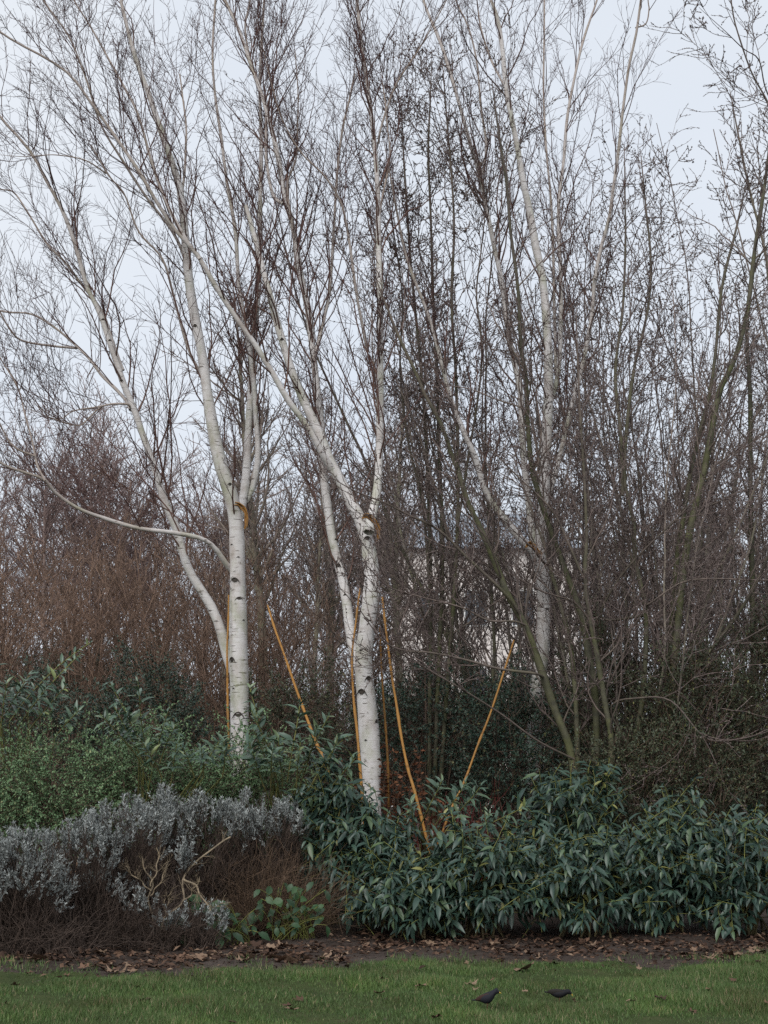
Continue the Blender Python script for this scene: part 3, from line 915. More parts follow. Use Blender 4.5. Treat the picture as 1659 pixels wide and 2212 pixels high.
def box(g, a, b):
    x0, y0, z0 = a
    x1, y1, z1 = b
    V = [(x0, y0, z0), (x1, y0, z0), (x1, y1, z0), (x0, y1, z0), (x0, y0, z1), (x1, y0, z1), (x1, y1, z1), (x0, y1, z1)]
    g.add(V, [(0, 1, 5, 4), (1, 2, 6, 5), (2, 3, 7, 6), (3, 0, 4, 7), (4, 5, 6, 7), (3, 2, 1, 0)])
    return g


t = NT('pale_render'); M['render'] = t.done(t.mix(t.noise(t.coord(), .8, 4), (.74, .68, .64), (.82, .77, .73)), .9)
t = NT('slate'); M['slate'] = t.done(t.mix(t.noise(t.coord(), 2, 4), (.22, .25, .29), (.34, .38, .43)), .6)
t = NT('window_glass'); M['glass'] = t.done(t.mix(t.noise(t.coord(), .6, 2), (.05, .06, .07), (.09, .10, .12)), .08, .5)
t = NT('window_frame_paint'); M['wframe'] = t.done(t.mix(t.noise(t.coord(), 3, 2), (.72, .72, .70), (.8, .8, .78)), .5)
part('wall', box(Geo(), (x0, D0, 0), (x1, D0 + 9, ztop)), M['render'], bl, smooth=False)
ov = .4
g = Geo().add([(x0 - ov, D0 - ov, ztop + .003), (x1 + ov, D0 - ov, ztop + .003), (x1 + ov, D0 + 9 + ov, ztop + .003), (x0 - ov, D0 + 9 + ov, ztop + .003), (x0 + 1.6, D0 + 4.5, ztop + 2.2), (x1 - 1.6, D0 + 4.5, ztop + 2.2)],
              [(0, 1, 5, 4), (2, 3, 4, 5), (3, 2, 1, 0)], [(1, 2, 5), (3, 0, 4)])
part('roof', g, M['slate'], bl, smooth=False)
for wx in np.arange(x0 + 1.0, x1 - 1.2, 1.9):
    for wz in (1.2, 4.3, 7.4):
        f = part('window', box(Geo(), (wx, D0 - .06, wz), (wx + .95, D0 - .003, wz + 1.5)), M['wframe'], bl, smooth=False)
        for k in range(2):
            g = box(Geo(), (wx + .06 + k * .43, D0 - .075, wz + .07), (wx + .46 + k * .43, D0 - .058, wz + 1.43))
            link('pane', g.mesh('pane', bl.location, False), M['glass'], f)

# ------------------------------------------------------------------ leafy shrubs
def surf(c, rad, n, zmin, front=.75):
    """points and outward normals on the upper, lawn-facing part of an ellipsoid; a share lies deeper inside"""
    c, rad = np.asarray(c, float), np.asarray(rad, float)
    u = nrm(R.normal(size=(n * 4, 3)))
    k = (u[:, 2] > -.75) & ((u[:, 1] < .35) | (R.random(n * 4) > front))
    u = u[k]
    # lumpy skin
    lump = 1 + .17 * np.sin(u[:, 0] * 5 + c[0]) * np.cos(u[:, 2] * 6 + c[1]) + .13 * np.sin(u[:, 0] * 11 + u[:, 2] * 9 + c[0] * 3)
    p = c + u * rad * lump[:, None]
    k = p[:, 2] > zmin
    p, u = p[k][:n], u[k][:n]
    return p, nrm(u / rad)


NVAR = 6
LAUREL_VAR = []
for i in range(NVAR):
    v = LAUREL[0].copy() * np.array([1, .24 + .03 * (i % 3), 1 + .25 * (i % 2)])
    m = Geo().add(v, LAUREL[1], LAUREL[2], np.tile([(.08, .25, .42, .6, .8, .93)[i], 0], (8, 1))).mesh('leaf')
    m.materials.append(M['laurel'])
    LAUREL_VAR.append(m)


LAUREL_YOUNG = []
for m in LAUREL_VAR:
    m2 = m.copy()
    m2.materials.clear()
    m2.materials.append(M['laurel_young'])
    LAUREL_YOUNG.append(m2)


def put_leaf(parent, base, p, D, s, n, L, mesh, name='leaf'):
    o = bpy.data.objects.new(name, mesh)
    COL.objects.link(o)
    o.parent = parent
    q = p - base
    o.matrix_basis = Matrix(((D[0] * L, s[0] * L, n[0] * L, q[0]), (D[1] * L, s[1] * L, n[1] * L, q[1]), (D[2] * L, s[2] * L, n[2] * L, q[2]), (0, 0, 0, 1)))
    return o


def laurel(label, c, rad, nsh, seed, shoots=None, single=260, ll=.15, name='laurel_shrub', upd=.2):
    global R
    R = np.random.default_rng(seed)
    base = np.array([c[0], c[1], float(gz(c[0], c[1]))])
    root = thing(name, label, 'shrub', base, 'narrow-leaved laurels')
    if shoots is None:
        p, u = surf(c, rad, nsh, base[2] + .06)
        dep = R.uniform(0, .35, len(p))
        tipd = nrm(u + np.array([0, 0, upd]) + .45 * R.normal(size=u.shape))
        L = R.uniform(.26, .62, len(p))
        S = p - u * dep[:, None] * np.asarray(rad).mean() - tipd * L[:, None] * .8
        P, Rr = grow(S, tipd, L, .0042, 7, .06, -.03, .5)
    else:
        S, tipd, L = shoots
        P, Rr = grow(S, tipd, L, .008, 7, .05, -.02, .45)
    S2 = R.normal(size=(26, 3)) * np.array([.12, .10, 0]) + base
    tg = P[R.integers(0, len(P), 26), 0]
    PB = np.stack([S2 * (1 - q) + tg * q + np.array([0, 0, .15 * math.sin(q * 3.1)]) for q in np.linspace(0, 1, 8)], 1)
    part('stem', Geo().add(*tubes(P, Rr, 4)).add(*tubes(PB, np.linspace(.012, .005, 8)[None] * np.ones((26, 1)), 5)), M['laurel_stem'], root)
    n = 12 if shoots is None else 26
    N = len(P)
    t = np.linspace(.18 if shoots is None else .35, 1, n)[None] * 6 * np.ones((N, 1))
    t = np.clip(t + R.uniform(-.25, .25, t.shape), 0, 5.999)
    i = t.astype(int)
    f = (t - i)[..., None]
    rows = np.arange(N)[:, None]
    Q = P[rows, i] * (1 - f) + P[rows, i + 1] * f
    T = nrm(P[rows, i + 1] - P[rows, i])
    ph = (np.arange(n) * 2.4)[None] + R.uniform(0, 6.28, (N, 1))
    a = nrm(np.cross(T, np.array([.2, .1, 1.])))
    b = np.cross(T, a)
    side = np.cos(ph)[..., None] * a + np.sin(ph)[..., None] * b
    spread = (1.15 - .75 * np.linspace(0, 1, n) ** 3)[None, :, None]
    D = nrm(side * spread + T * .55 + np.array([0, 0, -.5 if shoots is None else .0]) + .12 * R.normal(size=Q.shape))
    Q, D = Q.reshape(-1, 3), D.reshape(-1, 3)
    upv = nrm(np.array([0, -.25, 1.]) + .30 * R.normal(size=Q.shape))
    Ln = ll * np.repeat(R.uniform(.75, 1.2, N), n) * R.uniform(.6, 1.2, len(Q)) * np.tile(np.where(np.linspace(0, 1, n) > .9, .6, 1), N)
    k = Q[:, 2] + D[:, 2] * Ln > gz(Q[:, 0], Q[:, 1]) + .02
    Q, D, upv, Ln = Q[k], D[k], upv[k], Ln[k]
    Dn, s, nn = frames(D, upv)
    # the leaves that show largest: outermost towards the lawn
    depth = (Q[:, 1] - c[1]) / rad[1] - .55 * (Q[:, 2] - c[2]) / rad[2]
    face = np.abs(nn[:, 1]) * .6 + np.abs(nn[:, 2]) * .35
    score = -depth + .7 * face + Ln * 4 + .25 * R.normal(size=len(Q))
    order = np.argsort(-score)
    on = order[:single]
    off = order[single:]
    for q in on:
        put_leaf(root, base, Q[q], Dn[q], s[q], nn[q], Ln[q], (LAUREL_VAR if shoots is None else LAUREL_YOUNG)[int(R.integers(NVAR))])
    part('foliage', Geo().add(*leaves(LAUREL, Q[off], Dn[off], upv[off], Ln[off], Ln[off] * R.uniform(.24, .33, len(off)), np.clip(R.normal(.45, .26, len(off)) + (R.random(len(off)) < .035) * .55, 0, 1))), M['laurel' if shoots is None else 'laurel_young'], root, 'stuff')
    return root


def at(px, py, D):
    return W(px, py, D)


def ell(px, py, D, wpx, hpx, ry):
    return at(px, py, D), (wpx * .5 * pxm(D), ry, hpx * .5 * pxm(D))


for args in [
    ('laurel against the foot of the middle birch', *ell(712, 1800, 16.4, 190, 310, .5), 145, 61),
    ('laurel hiding the base of the middle birch trunk', *ell(815, 1845, 16.2, 185, 230, .45), 115, 68),
    ('low spreading laurel at the bed edge right of the bare dry stalks', *ell(880, 1925, 15.55, 300, 200, .55), 140, 62),
    ('laurel in the middle of the bed edge below the red dogwood', *ell(1040, 1898, 15.6, 300, 260, .6), 175, 63),
    ('laurel with its upper shoots raised above the others below the sallow stems', *ell(1225, 1790, 16.9, 240, 270, .6), 140, 64),
    ('large dark laurel with drooping leaves right of centre on the bed edge', *ell(1260, 1908, 15.6, 300, 250, .6), 165, 65),
    ('laurel on the bed edge towards the right side', *ell(1430, 1870, 15.8, 280, 300, .65), 170, 66),
    ('laurel cut by the right edge of the picture', *ell(1620, 1890, 15.7, 300, 300, .65), 175, 67),
]:
    laurel(*args)


def shoots_at(spots):
    S, T, L = [], [], []
    for (x0, y0, x1, y1, D) in spots:
        a, b = at(x0, y0, D - .6), at(x1, y1, D - .8)
        S.append(a); T.append(b - a); L.append(np.linalg.norm(b - a))
    return np.array(S), np.array(T), np.array(L)


laurel('sparse laurel with upright yellow-green shoots left of the left birch', at(310, 1600, 17.0), (.6, .5, .5), 0, 71, shoots_at([
    (330, 1660, 240, 1475, 17.0), (320, 1660, 290, 1470, 17.1), (330, 1660, 360, 1530, 16.9), (300, 1640, 225, 1535, 16.9), (345, 1650, 375, 1560, 17.), (310, 1650, 262, 1520, 17.), (420, 1680, 395, 1590, 16.8), (430, 1680, 470, 1590, 16.8), (370, 1690, 380, 1600, 16.7), (440, 1680, 440, 1610, 16.7), (480, 1680, 500, 1600, 16.7), (350, 1680, 300, 1590, 16.8)]), 150, .15)
laurel('loose laurel with upright shoots between the left and middle birches', at(610, 1600, 17.2), (.6, .5, .5), 0, 72, shoots_at([
    (590, 1680, 545, 1485, 17.2), (600, 1690, 575, 1520, 17.2), (620, 1690, 640, 1520, 17.1), (640, 1690, 700, 1540, 17.), (650, 1690, 690, 1570, 17.), (600, 1690, 560, 1570, 17.), (670, 1700, 745, 1585, 16.9), (690, 1700, 720, 1590, 16.9), (610, 1700, 605, 1590, 17.), (570, 1700, 530, 1600, 17.), (640, 1700, 650, 1600, 16.9), (700, 1720, 770, 1630, 16.8), (585, 1700, 590, 1610, 16.9)]), 170, .155)
laurel('laurel with a long arching shoot at the left edge of the picture', at(70, 1540, 18.0), (.6, .5, .5), 0, 73, shoots_at([
    (20, 1560, 165, 1365, 18.), (60, 1540, 150, 1390, 18.), (0, 1560, 60, 1450, 17.9), (40, 1570, 90, 1470, 17.9), (-30, 1560, 5, 1425, 18.), (60, 1580, 130, 1480, 17.8), (0, 1590, 20, 1480, 17.8), (-40, 1590, -20, 1470, 17.9), (120, 1590, 175, 1530, 17.8)]), 110, .15)
laurel('small laurel shoots beside the orange cane near the red dogwood', at(940, 1740, 16.9), (.5, .4, .5), 0, 74, shoots_at([
    (905, 1790, 950, 1690, 16.9), (930, 1800, 1000, 1680, 16.9), (960, 1800, 1030, 1690, 16.8), (900, 1800, 880, 1730, 16.8), (1040, 1800, 1060, 1760, 16.7), (1010, 1810, 1120, 1720, 16.9)]), 60, .15)


def leafy(name, label, cat, c, rad, nsh, nleaf, ll, lw, leafmat, twigmat, seed, shl=(.25, .5), upd=.4, arch=-.02, group=None, inner=.5):
    """a shrub of small leaves: shoots to the skin and inside, leaves strung along them"""
    global R
    R = np.random.default_rng(seed)
    base = np.array([c[0], c[1], float(gz(c[0], c[1]))])
    root = thing(name, label, cat, base, group)
    p, u = surf(c, rad, nsh, base[2] + .03)
    tipd = nrm(u + np.array([0, 0, upd]) + .45 * R.normal(size=u.shape))
    L = R.uniform(*shl, len(p))
    S = p - u * (R.uniform(0, 1, len(p)) ** 1.5 * inner * np.asarray(rad).mean())[:, None] - tipd * L[:, None] * .75
    P, Rr = grow(S, tipd, L, .0035, 5, .07, arch * 1.5, .45)
    PB = np.stack([(base + .10 * R.normal(size=(30, 3)) * np.array([1, 1, 0])) * (1 - q) + P[R.integers(0, len(P), 30), 0] * q for q in np.linspace(0, 1, 2)], 1)
    PB = np.stack([PB[:, 0] * (1 - q) + PB[:, 1] * q + .03 * R.normal(size=(30, 3)) for q in np.linspace(0, 1, 8)], 1)
    part('stem', Geo().add(*tubes(P, Rr, 3)).add(*tubes(PB, np.linspace(.014, .005, 8)[None] * np.ones((30, 1)), 5)), twigmat, root)
    S, D, _, _ = spawn(P, Rr, nleaf, .1, 1., 1.0, .3, .1, 1)
    k = S[:, 2] > gz(S[:, 0], S[:, 1]) + .02
    S, D = S[k], D[k]
    upv = nrm(np.array([0, -.2, 1.]) + .45 * R.normal(size=S.shape))
    part('foliage', Geo().add(*leaves(SMALL, S, D, upv, ll * R.uniform(.7, 1.3, len(S)), lw * R.uniform(.7, 1.3, len(S)), np.clip(R.normal(.5, .25, len(S)), 0, 1))), leafmat, root, 'stuff')
    return root


leafy('cotoneaster_shrub', 'fine-leaved green mounded shrub at the left edge above the silver shrub', 'shrub', *ell(70, 1700, 17.2, 340, 310, .9), 560, 52, .032, .016, M['coton'], M['brown_twig'], 81, (.5, 1.05), .55, -.16)
leafy('cotoneaster_shrub', 'fine-leaved green arching shrub in front of the left birch', 'shrub', *ell(330, 1685, 17.2, 340, 300, .9), 560, 52, .032, .016, M['coton'], M['brown_twig'], 82, (.5, 1.05), .55, -.16)
leafy('cotoneaster_shrub', 'fine-leaved green shrub between the left birch foot and the laurel', 'shrub', *ell(540, 1695, 17.3, 280, 290, .8), 420, 50, .032, .016, M['coton'], M['brown_twig'], 83, (.5, .95), .55, -.16)
leafy('evergreen_shrub', 'dark blue-green evergreen bush behind the mounded shrubs on the left', 'shrub', *ell(330, 1600, 19.6, 330, 380, .9), 700, 24, .040, .021, M['dark_ever'], M['brown_twig'], 84, (.3, .6))
leafy('evergreen_shrub', 'dark evergreen bush at the far left behind the arching laurel shoot', 'shrub', *ell(90, 1610, 20.0, 330, 330, .9), 600, 22, .040, .021, M['dark_ever'], M['brown_twig'], 85, (.3, .6))
leafy('evergreen_shrub', 'dark evergreen bush between the left and middle birches behind the canes', 'shrub', *ell(640, 1640, 19.8, 330, 420, .9), 600, 22, .038, .020, M['olive'], M['brown_twig'], 86, (.3, .6))
leafy('evergreen_shrub', 'dark evergreen bush just right of the middle birch behind the canes', 'shrub', *ell(930, 1610, 20.0, 360, 380, .9), 700, 24, .040, .021, M['dark_ever'], M['brown_twig'], 87, (.3, .6))
leafy('evergreen_shrub', 'dark evergreen bush behind the slanting cane right of centre', 'shrub', *ell(1110, 1640, 19.0, 280, 380, .8), 600, 24, .040, .021, M['dark_ever'], M['brown_twig'], 88, (.3, .6))
leafy('privet_shrub', 'twiggy olive-leaved shrub among the sallow stems right of centre', 'shrub', *ell(1330, 1600, 19.2, 330, 480, .8), 750, 20, .042, .018, M['olive'], M['brown_twig'], 89, (.35, .7), .5, 0)
leafy('privet_shrub', 'twiggy olive-leaved shrub in front of the parallel sallow stems', 'shrub', *ell(1510, 1620, 18.2, 330, 480, .7), 800, 20, .042, .018, M['olive'], M['brown_twig'], 90, (.35, .7), .5, 0)
leafy('privet_shrub', 'twiggy olive-leaved shrub cut by the right edge above the laurels', 'shrub', *ell(1680, 1580, 18.4, 320, 560, .7), 800, 20, .042, .018, M['olive'], M['brown_twig'], 91, (.35, .7), .5, 0)
leafy('privet_shrub', 'shaded olive-leaved shrub directly above the raised laurel shoots', 'shrub', *ell(1400, 1730, 17.6, 360, 330, .6), 750, 20, .040, .018, M['olive'], M['brown_twig'], 92, (.35, .6), .4, 0)


# the same evergreen and olive bushes again at the back of the bed
SRC = [o for o in bpy.data.objects if o.parent is None and o.name.split('.')[0] in ('evergreen_shrub', 'privet_shrub')]
LBL = 'dark bush in the shade at the back of the bed beneath the bare trees'
for k, (px, D, sc) in enumerate([(460, 25, .95), (560, 27, 1.), (660, 25, .9), (760, 27, 1.05), (850, 24, .9), (930, 27, 1.05), (1020, 25, .95), (1110, 28, 1.1), (1200, 25, .95), (1290, 28, 1.1), (1380, 25, .95), (1480, 28, 1.15), (1590, 26, 1.05), (1690, 27, 1.1), (330, 27, 1.25), (200, 27, 1.25), (60, 28, 1.25), (120, 25, 1.1), (-40, 27, 1.2), (265, 29, 1.3)]):
    o = copy_tree(SRC[(k * 3) % len(SRC)])
    x = GX(px, D)
    o.location = (x, D, float(gz(x, D)))
    o.rotation_euler = (0, 0, (k % 5 - 2) * .35)
    o.scale = (sc * 1.15, sc, sc)
    tag(o, LBL, 'shrub', 'dark bushes at the back of the bed')


# silver-leaved shrubs: brown twiggy bodies with felted tips
def silver(label, blobs, seed, dens=1., cut=.15):
    global R
    R = np.random.default_rng(seed)
    c0 = at(blobs[0][0], blobs[0][1], blobs[0][2])
    base = np.array([c0[0], c0[1], float(gz(c0[0], c0[1]))])
    root = thing('silver_shrub', label, 'shrub', base, 'silver shrubs along the bed edge')
    gt, gl = Geo(), Geo()
    for (px, py, D, w, h, ry) in blobs:
        c, rad = ell(px, py, D, w, h, ry)
        p, u = surf(c, rad, int(480 * dens * (w / 200.)), base[2] + .05)
        up = u[:, 2] - .35 * u[:, 1]
        tipd = nrm(u * .6 + np.array([0, 0, .9]) + .25 * R.normal(size=u.shape))
        L = R.uniform(.14, .28, len(p))
        P, Rr = grow(p - tipd * L[:, None] * .8, tipd, L, .0026, 4, .10, .02, .6)
        gt.add(*tubes(P, Rr, 3))
        k = R.random(len(P)) < np.clip(cut + 1.5 * u[:, 2], .03, .95) * (np.sin(p[:, 0] * 9 + p[:, 2] * 7) + np.sin(p[:, 0] * 17 - p[:, 1] * 11) + R.normal(0, .5, len(p)) > -.75)
        Pk, Rk = P[k], Rr[k]
        S, Dd, _, _ = spawn(Pk, Rk, 22, .35, 1., .65, .2, .1, 1)
        gl.add(*leaves(SMALL, S, Dd, R.normal(size=S.shape), R.uniform(.024, .046, len(S)), R.uniform(.008, .013, len(S)), np.clip(np.repeat(R.normal(.5, .22, len(Pk)), 22) + R.normal(0, .15, len(S)), 0, 1)))
        # woody body
        n = int(260 * dens * (w / 200.))
        fx = np.stack([R.uniform(-.7, .7, n) * rad[0] + c[0], R.uniform(-.6, .6, n) * rad[1] + c[1], np.full(n, base[2])], 1)
        tg = P[R.integers(0, len(P), n), 0]
        Q = np.stack([fx * (1 - q) + tg * q + .02 * R.normal(size=(n, 3)) for q in np.linspace(0, 1, 5)], 1)
        gt.add(*tubes(Q, np.linspace(.006, .0028, 5)[None] * R.uniform(.7, 1.6, (n, 1)), 3))
        S, Dd, L, r0 = spawn(Q, np.full((n, 5), .004), 4, .3, .95, .6, .2, .16, .6, .003, .0018, absl=True)
        P2, R2 = grow(S, Dd, L, r0, 3, .15, .12, .6)
        gt.add(*tubes(P2, R2, 3))
    part('stem', gt, M['silver_wood'], root)
    part('foliage', gl, M['silver'], root, 'stuff')
    return root


silver('silver-grey bushy shrub at the lower left edge of the picture', [(60, 1905, 14.4, 180, 200, .4), (-60, 1900, 14.4, 190, 210, .4)], 101, 1.1, .85)
silver('silver-topped shrub rising left of the pale dead branch', [(180, 1875, 15.0, 190, 190, .45), (275, 1835, 15.3, 190, 190, .45)], 102)
silver('long silver-topped shrub beneath the middle of the green mounds', [(445, 1815, 15.9, 220, 160, .45), (350, 1815, 15.9, 160, 180, .4)], 103)
silver('silver-topped shrub above the dry stalks next to the laurel', [(555, 1808, 16.0, 170, 165, .4), (622, 1800, 16.1, 80, 120, .3)], 104)
silver('small silver clump hanging low left of the pale dead branch', [(225, 1940, 14.9, 110, 110, .16), (300, 1960, 14.9, 80, 60, .12)], 105, .28, .4)
silver('little silver clump on the soil below the pale dead branch', [(440, 1995, 14.7, 95, 75, .18), (370, 1995, 14.75, 70, 55, .14)], 106, .34, .35)
silver('single short silver sprig above the pale dead branch', [(397, 1850, 15.1, 34, 65, .08)], 107, .5, .8)

# ------------------------------------------------------------------ dry stalks, dead branch, dogwood, rusty shrub, broad-leaved plant
def tuft(name, label, cat, px, py0, py1, D, wpx, n, mat, seed, r=.0028, lean=.3, wander=.12, branch=3, depth=.3, group=None):
    global R
    R = np.random.default_rng(seed)
    x = GX(px, D)
    base = np.array([x, D, float(gz(x, D))])
    h0, h1 = at(px, py0, D)[2] - base[2], at(px, py1, D)[2] - base[2]
    root = thing(name, label, cat, base, group)
    hw = wpx * .5 * pxm(D)
    S = base + np.stack([R.uniform(-.7, .7, n) * hw, R.uniform(-.6, .6, n) * depth, np.zeros(n)], 1)
    Dr = np.stack([R.normal(size=n) * lean, R.normal(size=n) * lean * .7, np.ones(n)], 1)
    P, Rr = grow(S, Dr, R.uniform(h0, h1, n), r, 7, wander, -.01, .45)
    g = Geo().add(*tubes(P, Rr, 3))
    if branch:
        s, d, L, r0 = spawn(P, Rr, branch, .2, 1., .7, .25, .35, .7, r, .0014)
        g.add(*tubes(*grow(s, d, L, r0, 3, .2, 0, .6), 3))
    part('stem', g, mat, root)
    return root, P


tuft('dry_perennial', 'mat of dry brown stalks under the silver shrub beside the laurel', 'plant', 610, 1900, 1790, 15.5, 210, 620, M['straw'], 111, .0026, .4, .34, 3, .45)
tuft('dry_perennial', 'dark brown tangle of stalks below the silver shrub on the left', 'plant', 330, 1960, 1850, 14.8, 270, 300, M['silver_wood'], 112, .003, .45, .42, 4, .4)
tuft('dry_perennial', 'brown twiggy stalks at the lower left corner under the silver shrub', 'plant', 90, 2010, 1890, 14.2, 330, 260, M['silver_wood'], 113, .003, .45, .42, 4, .35)
tuft('dogwood', 'red-stemmed dogwood glowing between the canes and the laurels', 'shrub', 985, 1800, 1690, 17.4, 240, 110, M['dogwood'], 114, .0045, .28, .10, 2, .4)
rs, P = tuft('rusty_shrub', 'shrub holding rust-brown dead leaves right of the middle birch', 'shrub', 868, 1720, 1580, 17.9, 90, 40, M['brown_twig'], 115, .004, .15, .12, 2, .2)
S, D, _, _ = spawn(P, np.full(P.shape[:2], .003), 26, .45, 1., .9, .3, .1, 1)
part('leaf', Geo().add(*leaves(SMALL, S, D + np.array([0, 0, -.5]), R.normal(size=S.shape), R.uniform(.04, .085, len(S)), R.uniform(.022, .045, len(S)))), M['rust'], rs, 'stuff')

db = thing('dead_branch', 'pale bare forked dead branch lying in front of the silver shrubs', 'branch', (*W(385, 1990, 14.9)[:2], 0))
R = np.random.default_rng(6)
for pts, d0, d1, w0, w1 in [
    ([(350, 2010), (358, 1982), (378, 1965), (395, 1945), (394, 1910), (405, 1885), (430, 1855), (475, 1822), (500, 1808)], 14.75, 15.3, 7, 4),
    ([(392, 1950), (410, 1935), (424, 1912), (434, 1900)], 14.9, 14.8, 5, 3),
    ([(398, 1900), (424, 1915), (440, 1945), (465, 1978)], 14.9, 14.6, 6, 3),
    ([(445, 1952), (460, 1960), (482, 1950)], 14.75, 14.7, 3, 2),
    ([(330, 1990), (322, 1945), (328, 1905), (310, 1870), (305, 1850)], 14.9, 15.0, 6, 3),
    ([(326, 1925), (300, 1900), (280, 1885), (272, 1870)], 14.9, 14.8, 4, 2),
    ([(325, 1915), (338, 1880), (342, 1850), (340, 1830)], 14.9, 15.1, 4, 2),
    ([(325, 1935), (350, 1900), (358, 1870)], 14.9, 14.9, 3, 2),
    ([(355, 1985), (362, 1950), (370, 1925)], 14.8, 14.8, 3, 2)]:
    p, q = stem(pts, d0, d1, w0, w1, n=20, wob=.01)
    q = q * .8
    g = Geo().add(*tubes(p[None], q[None], 6))
    S, D, L, r0 = spawn(p[None], q[None], 9, .3, 1., .7, .2, .16, .5, .004, .0018, absl=True)
    P1, R1 = grow(S, D, L, r0, 5, .2, .05, .4)
    S, D, L, r0 = spawn(P1, R1, 3, .3, 1., .7, .2, .09, .7, .0025, .0015, absl=True)
    g.add(*tubes(P1, R1, 4)).add(*tubes(*grow(S, D, L, r0, 3, .2, .05, .5), 3))
    part('limb', g, M['pale_wood'], db)

BROAD = np.array([[0, 0, 0], [.25, .30, .04], [.25, 0, 0], [.25, -.30, .04], [.6, .36, 0], [.6, 0, -.05], [.6, -.36, 0], [1, 0, -.22]])
BV = []
for i in range(4):
    v = BROAD * np.array([1, .62 + .10 * i, 1.3])
    m = Geo().add(v, LAUREL[1], LAUREL[2], np.tile([.15 + .25 * i, 0], (8, 1))).mesh('leaf')
    m.materials.append(M['broad'])
    BV.append(m)
R = np.random.default_rng(8)
for (lab, px, D, n, w, zt, ll) in [('clump of broad green leaves on the soil under the dry stalks', 520, 15.1, 34, 120, .42, .125), ('clump of paler broad green leaves next to the laurel', 640, 15.2, 60, 150, .55, .10), ('few broad green leaves beside the pale dead branch', 405, 15.2, 14, 70, .45, .14)]:
    x = GX(px, D)
    base = np.array([x, D, float(gz(x, D))])
    root = thing('broadleaf_plant', lab, 'plant', base)
    hw = w * .5 * pxm(D)
    tipp = base + np.stack([R.uniform(-1, 1, n) * hw, R.uniform(-.35, .2, n), R.uniform(.08, zt, n)], 1)
    S = base + np.stack([R.uniform(-.6, .6, n) * hw, R.uniform(-.1, .1, n), np.zeros(n)], 1)
    P = np.stack([S * (1 - q) + tipp * q + np.array([0, 0, .06 * math.sin(3.1 * q)]) for q in np.linspace(0, 1, 6)], 1)
    part('stem', Geo().add(*tubes(P, np.full((n, 6), .0028), 4)), M['laurel_stem'], root)
    Dd = nrm(np.stack([R.normal(size=n) * .6, -R.uniform(.1, .9, n), R.uniform(-.9, .1, n)], 1))
    Dn, s, nn = frames(Dd, nrm(np.array([0, -.7, .8]) + .3 * R.normal(size=(n, 3))))
    for q in range(n):
        put_leaf(root, base, tipp[q], Dn[q], s[q], nn[q], ll * R.uniform(.7, 1.2), BV[int(R.integers(4))])

# ------------------------------------------------------------------ orange-yellow canes and the bundles in the forks
R = np.random.default_rng(9)
for lab, pts, d0, d1, w0, w1 in [
    ('upright orange cane close against the left side of the left birch trunk', [(494, 1285), (493, 1341), (490, 1397), (491, 1454), (492, 1510), (494, 1591), (497, 1760), (499, 1960)], 18.0, 18.0, 4.5, 6.5),
    ('orange cane slanting between the left and middle birches', [(578, 1307), (592, 1355), (618, 1425), (646, 1504), (666, 1560), (685, 1611), (702, 1648), (790, 1900)], 17.9, 17.3, 5.5, 8),
    ('bowed orange cane just left of the middle birch trunk', [(778, 1271), (770, 1335), (761, 1400), (760, 1440), (764, 1510), (772, 1580), (778, 1659), (800, 1990)], 17.5, 17.2, 5, 7),
    ('orange cane leaning right of the middle birch and ending low in the laurels', [(826, 1288), (834, 1361), (845, 1454), (857, 1524), (868, 1594), (882, 1664), (895, 1709), (922, 1815), (965, 1985)], 17.5, 17.0, 6, 7),
    ('dull brownish orange cane behind the leaning one, right of the middle birch', [(820, 1355), (824, 1440), (830, 1524), (834, 1594), (838, 1670), (846, 1950)], 18.0, 18.0, 4.5, 6),
    ('orange cane slanting down to the left in front of the right birch', [(1110, 1383), (1090, 1445), (1060, 1540), (1030, 1615), (1000, 1695), (970, 1760), (900, 1960)], 18.3, 17.6, 5.5, 5)]:
    p, q = stem(pts, d0, d1, w0, w1, n=40, wob=.003)
    q = q * np.linspace(.72, 1.05, 40) * (1 + .28 * (np.arange(40) % 6 == 3))
    root = thing('cane', lab, 'cane', p[-1], 'orange canes among the birches')
    g = Geo().add(*tubes(p[None], q[None], 8, np.array([.35 if 'dull' in lab else .75])))
    cap(g, p[0], p[0] - p[1], q[0], 8)
    part('shaft', g, M['cane'], root)
for lab, pts, D, n, sp_ in [
    ('bundle of orange strips curling out of the fork of the left birch', [(507, 1088), (516, 1089), (526, 1098), (532, 1112), (531, 1140)], 17.95, 7, 4.0),
    ('bundle of orange strips draped over the fork of the middle birch', [(783, 1117), (793, 1113), (808, 1125), (817, 1143), (817, 1165)], 17.35, 8, 5.0),
    ('bundle of orange strips wrapped over the fork of the right birch', [(1136, 1178), (1145, 1175), (1157, 1187), (1168, 1201)], 18.95, 7, 5.5)]:
    root = thing('cane_bundle', lab, 'bundle', W(*pts[-1], D))
    for k in range(n):
        o = (k - (n - 1) / 2) / n * 2
        pp = [(x - o * sp_ * (.3 + .7 * i / len(pts)) + R.normal() * .4, y + o * sp_ * .9 + R.normal() * .5) for i, (x, y) in enumerate(pts)]
        p, q = stem(pp, D - .05 * abs(o), D + .03 * o, 2.6, 1.6, n=18, wob=.004)
        part('strip', Geo().add(*tubes(p[None], q[None], 6)), M['cane'], root)

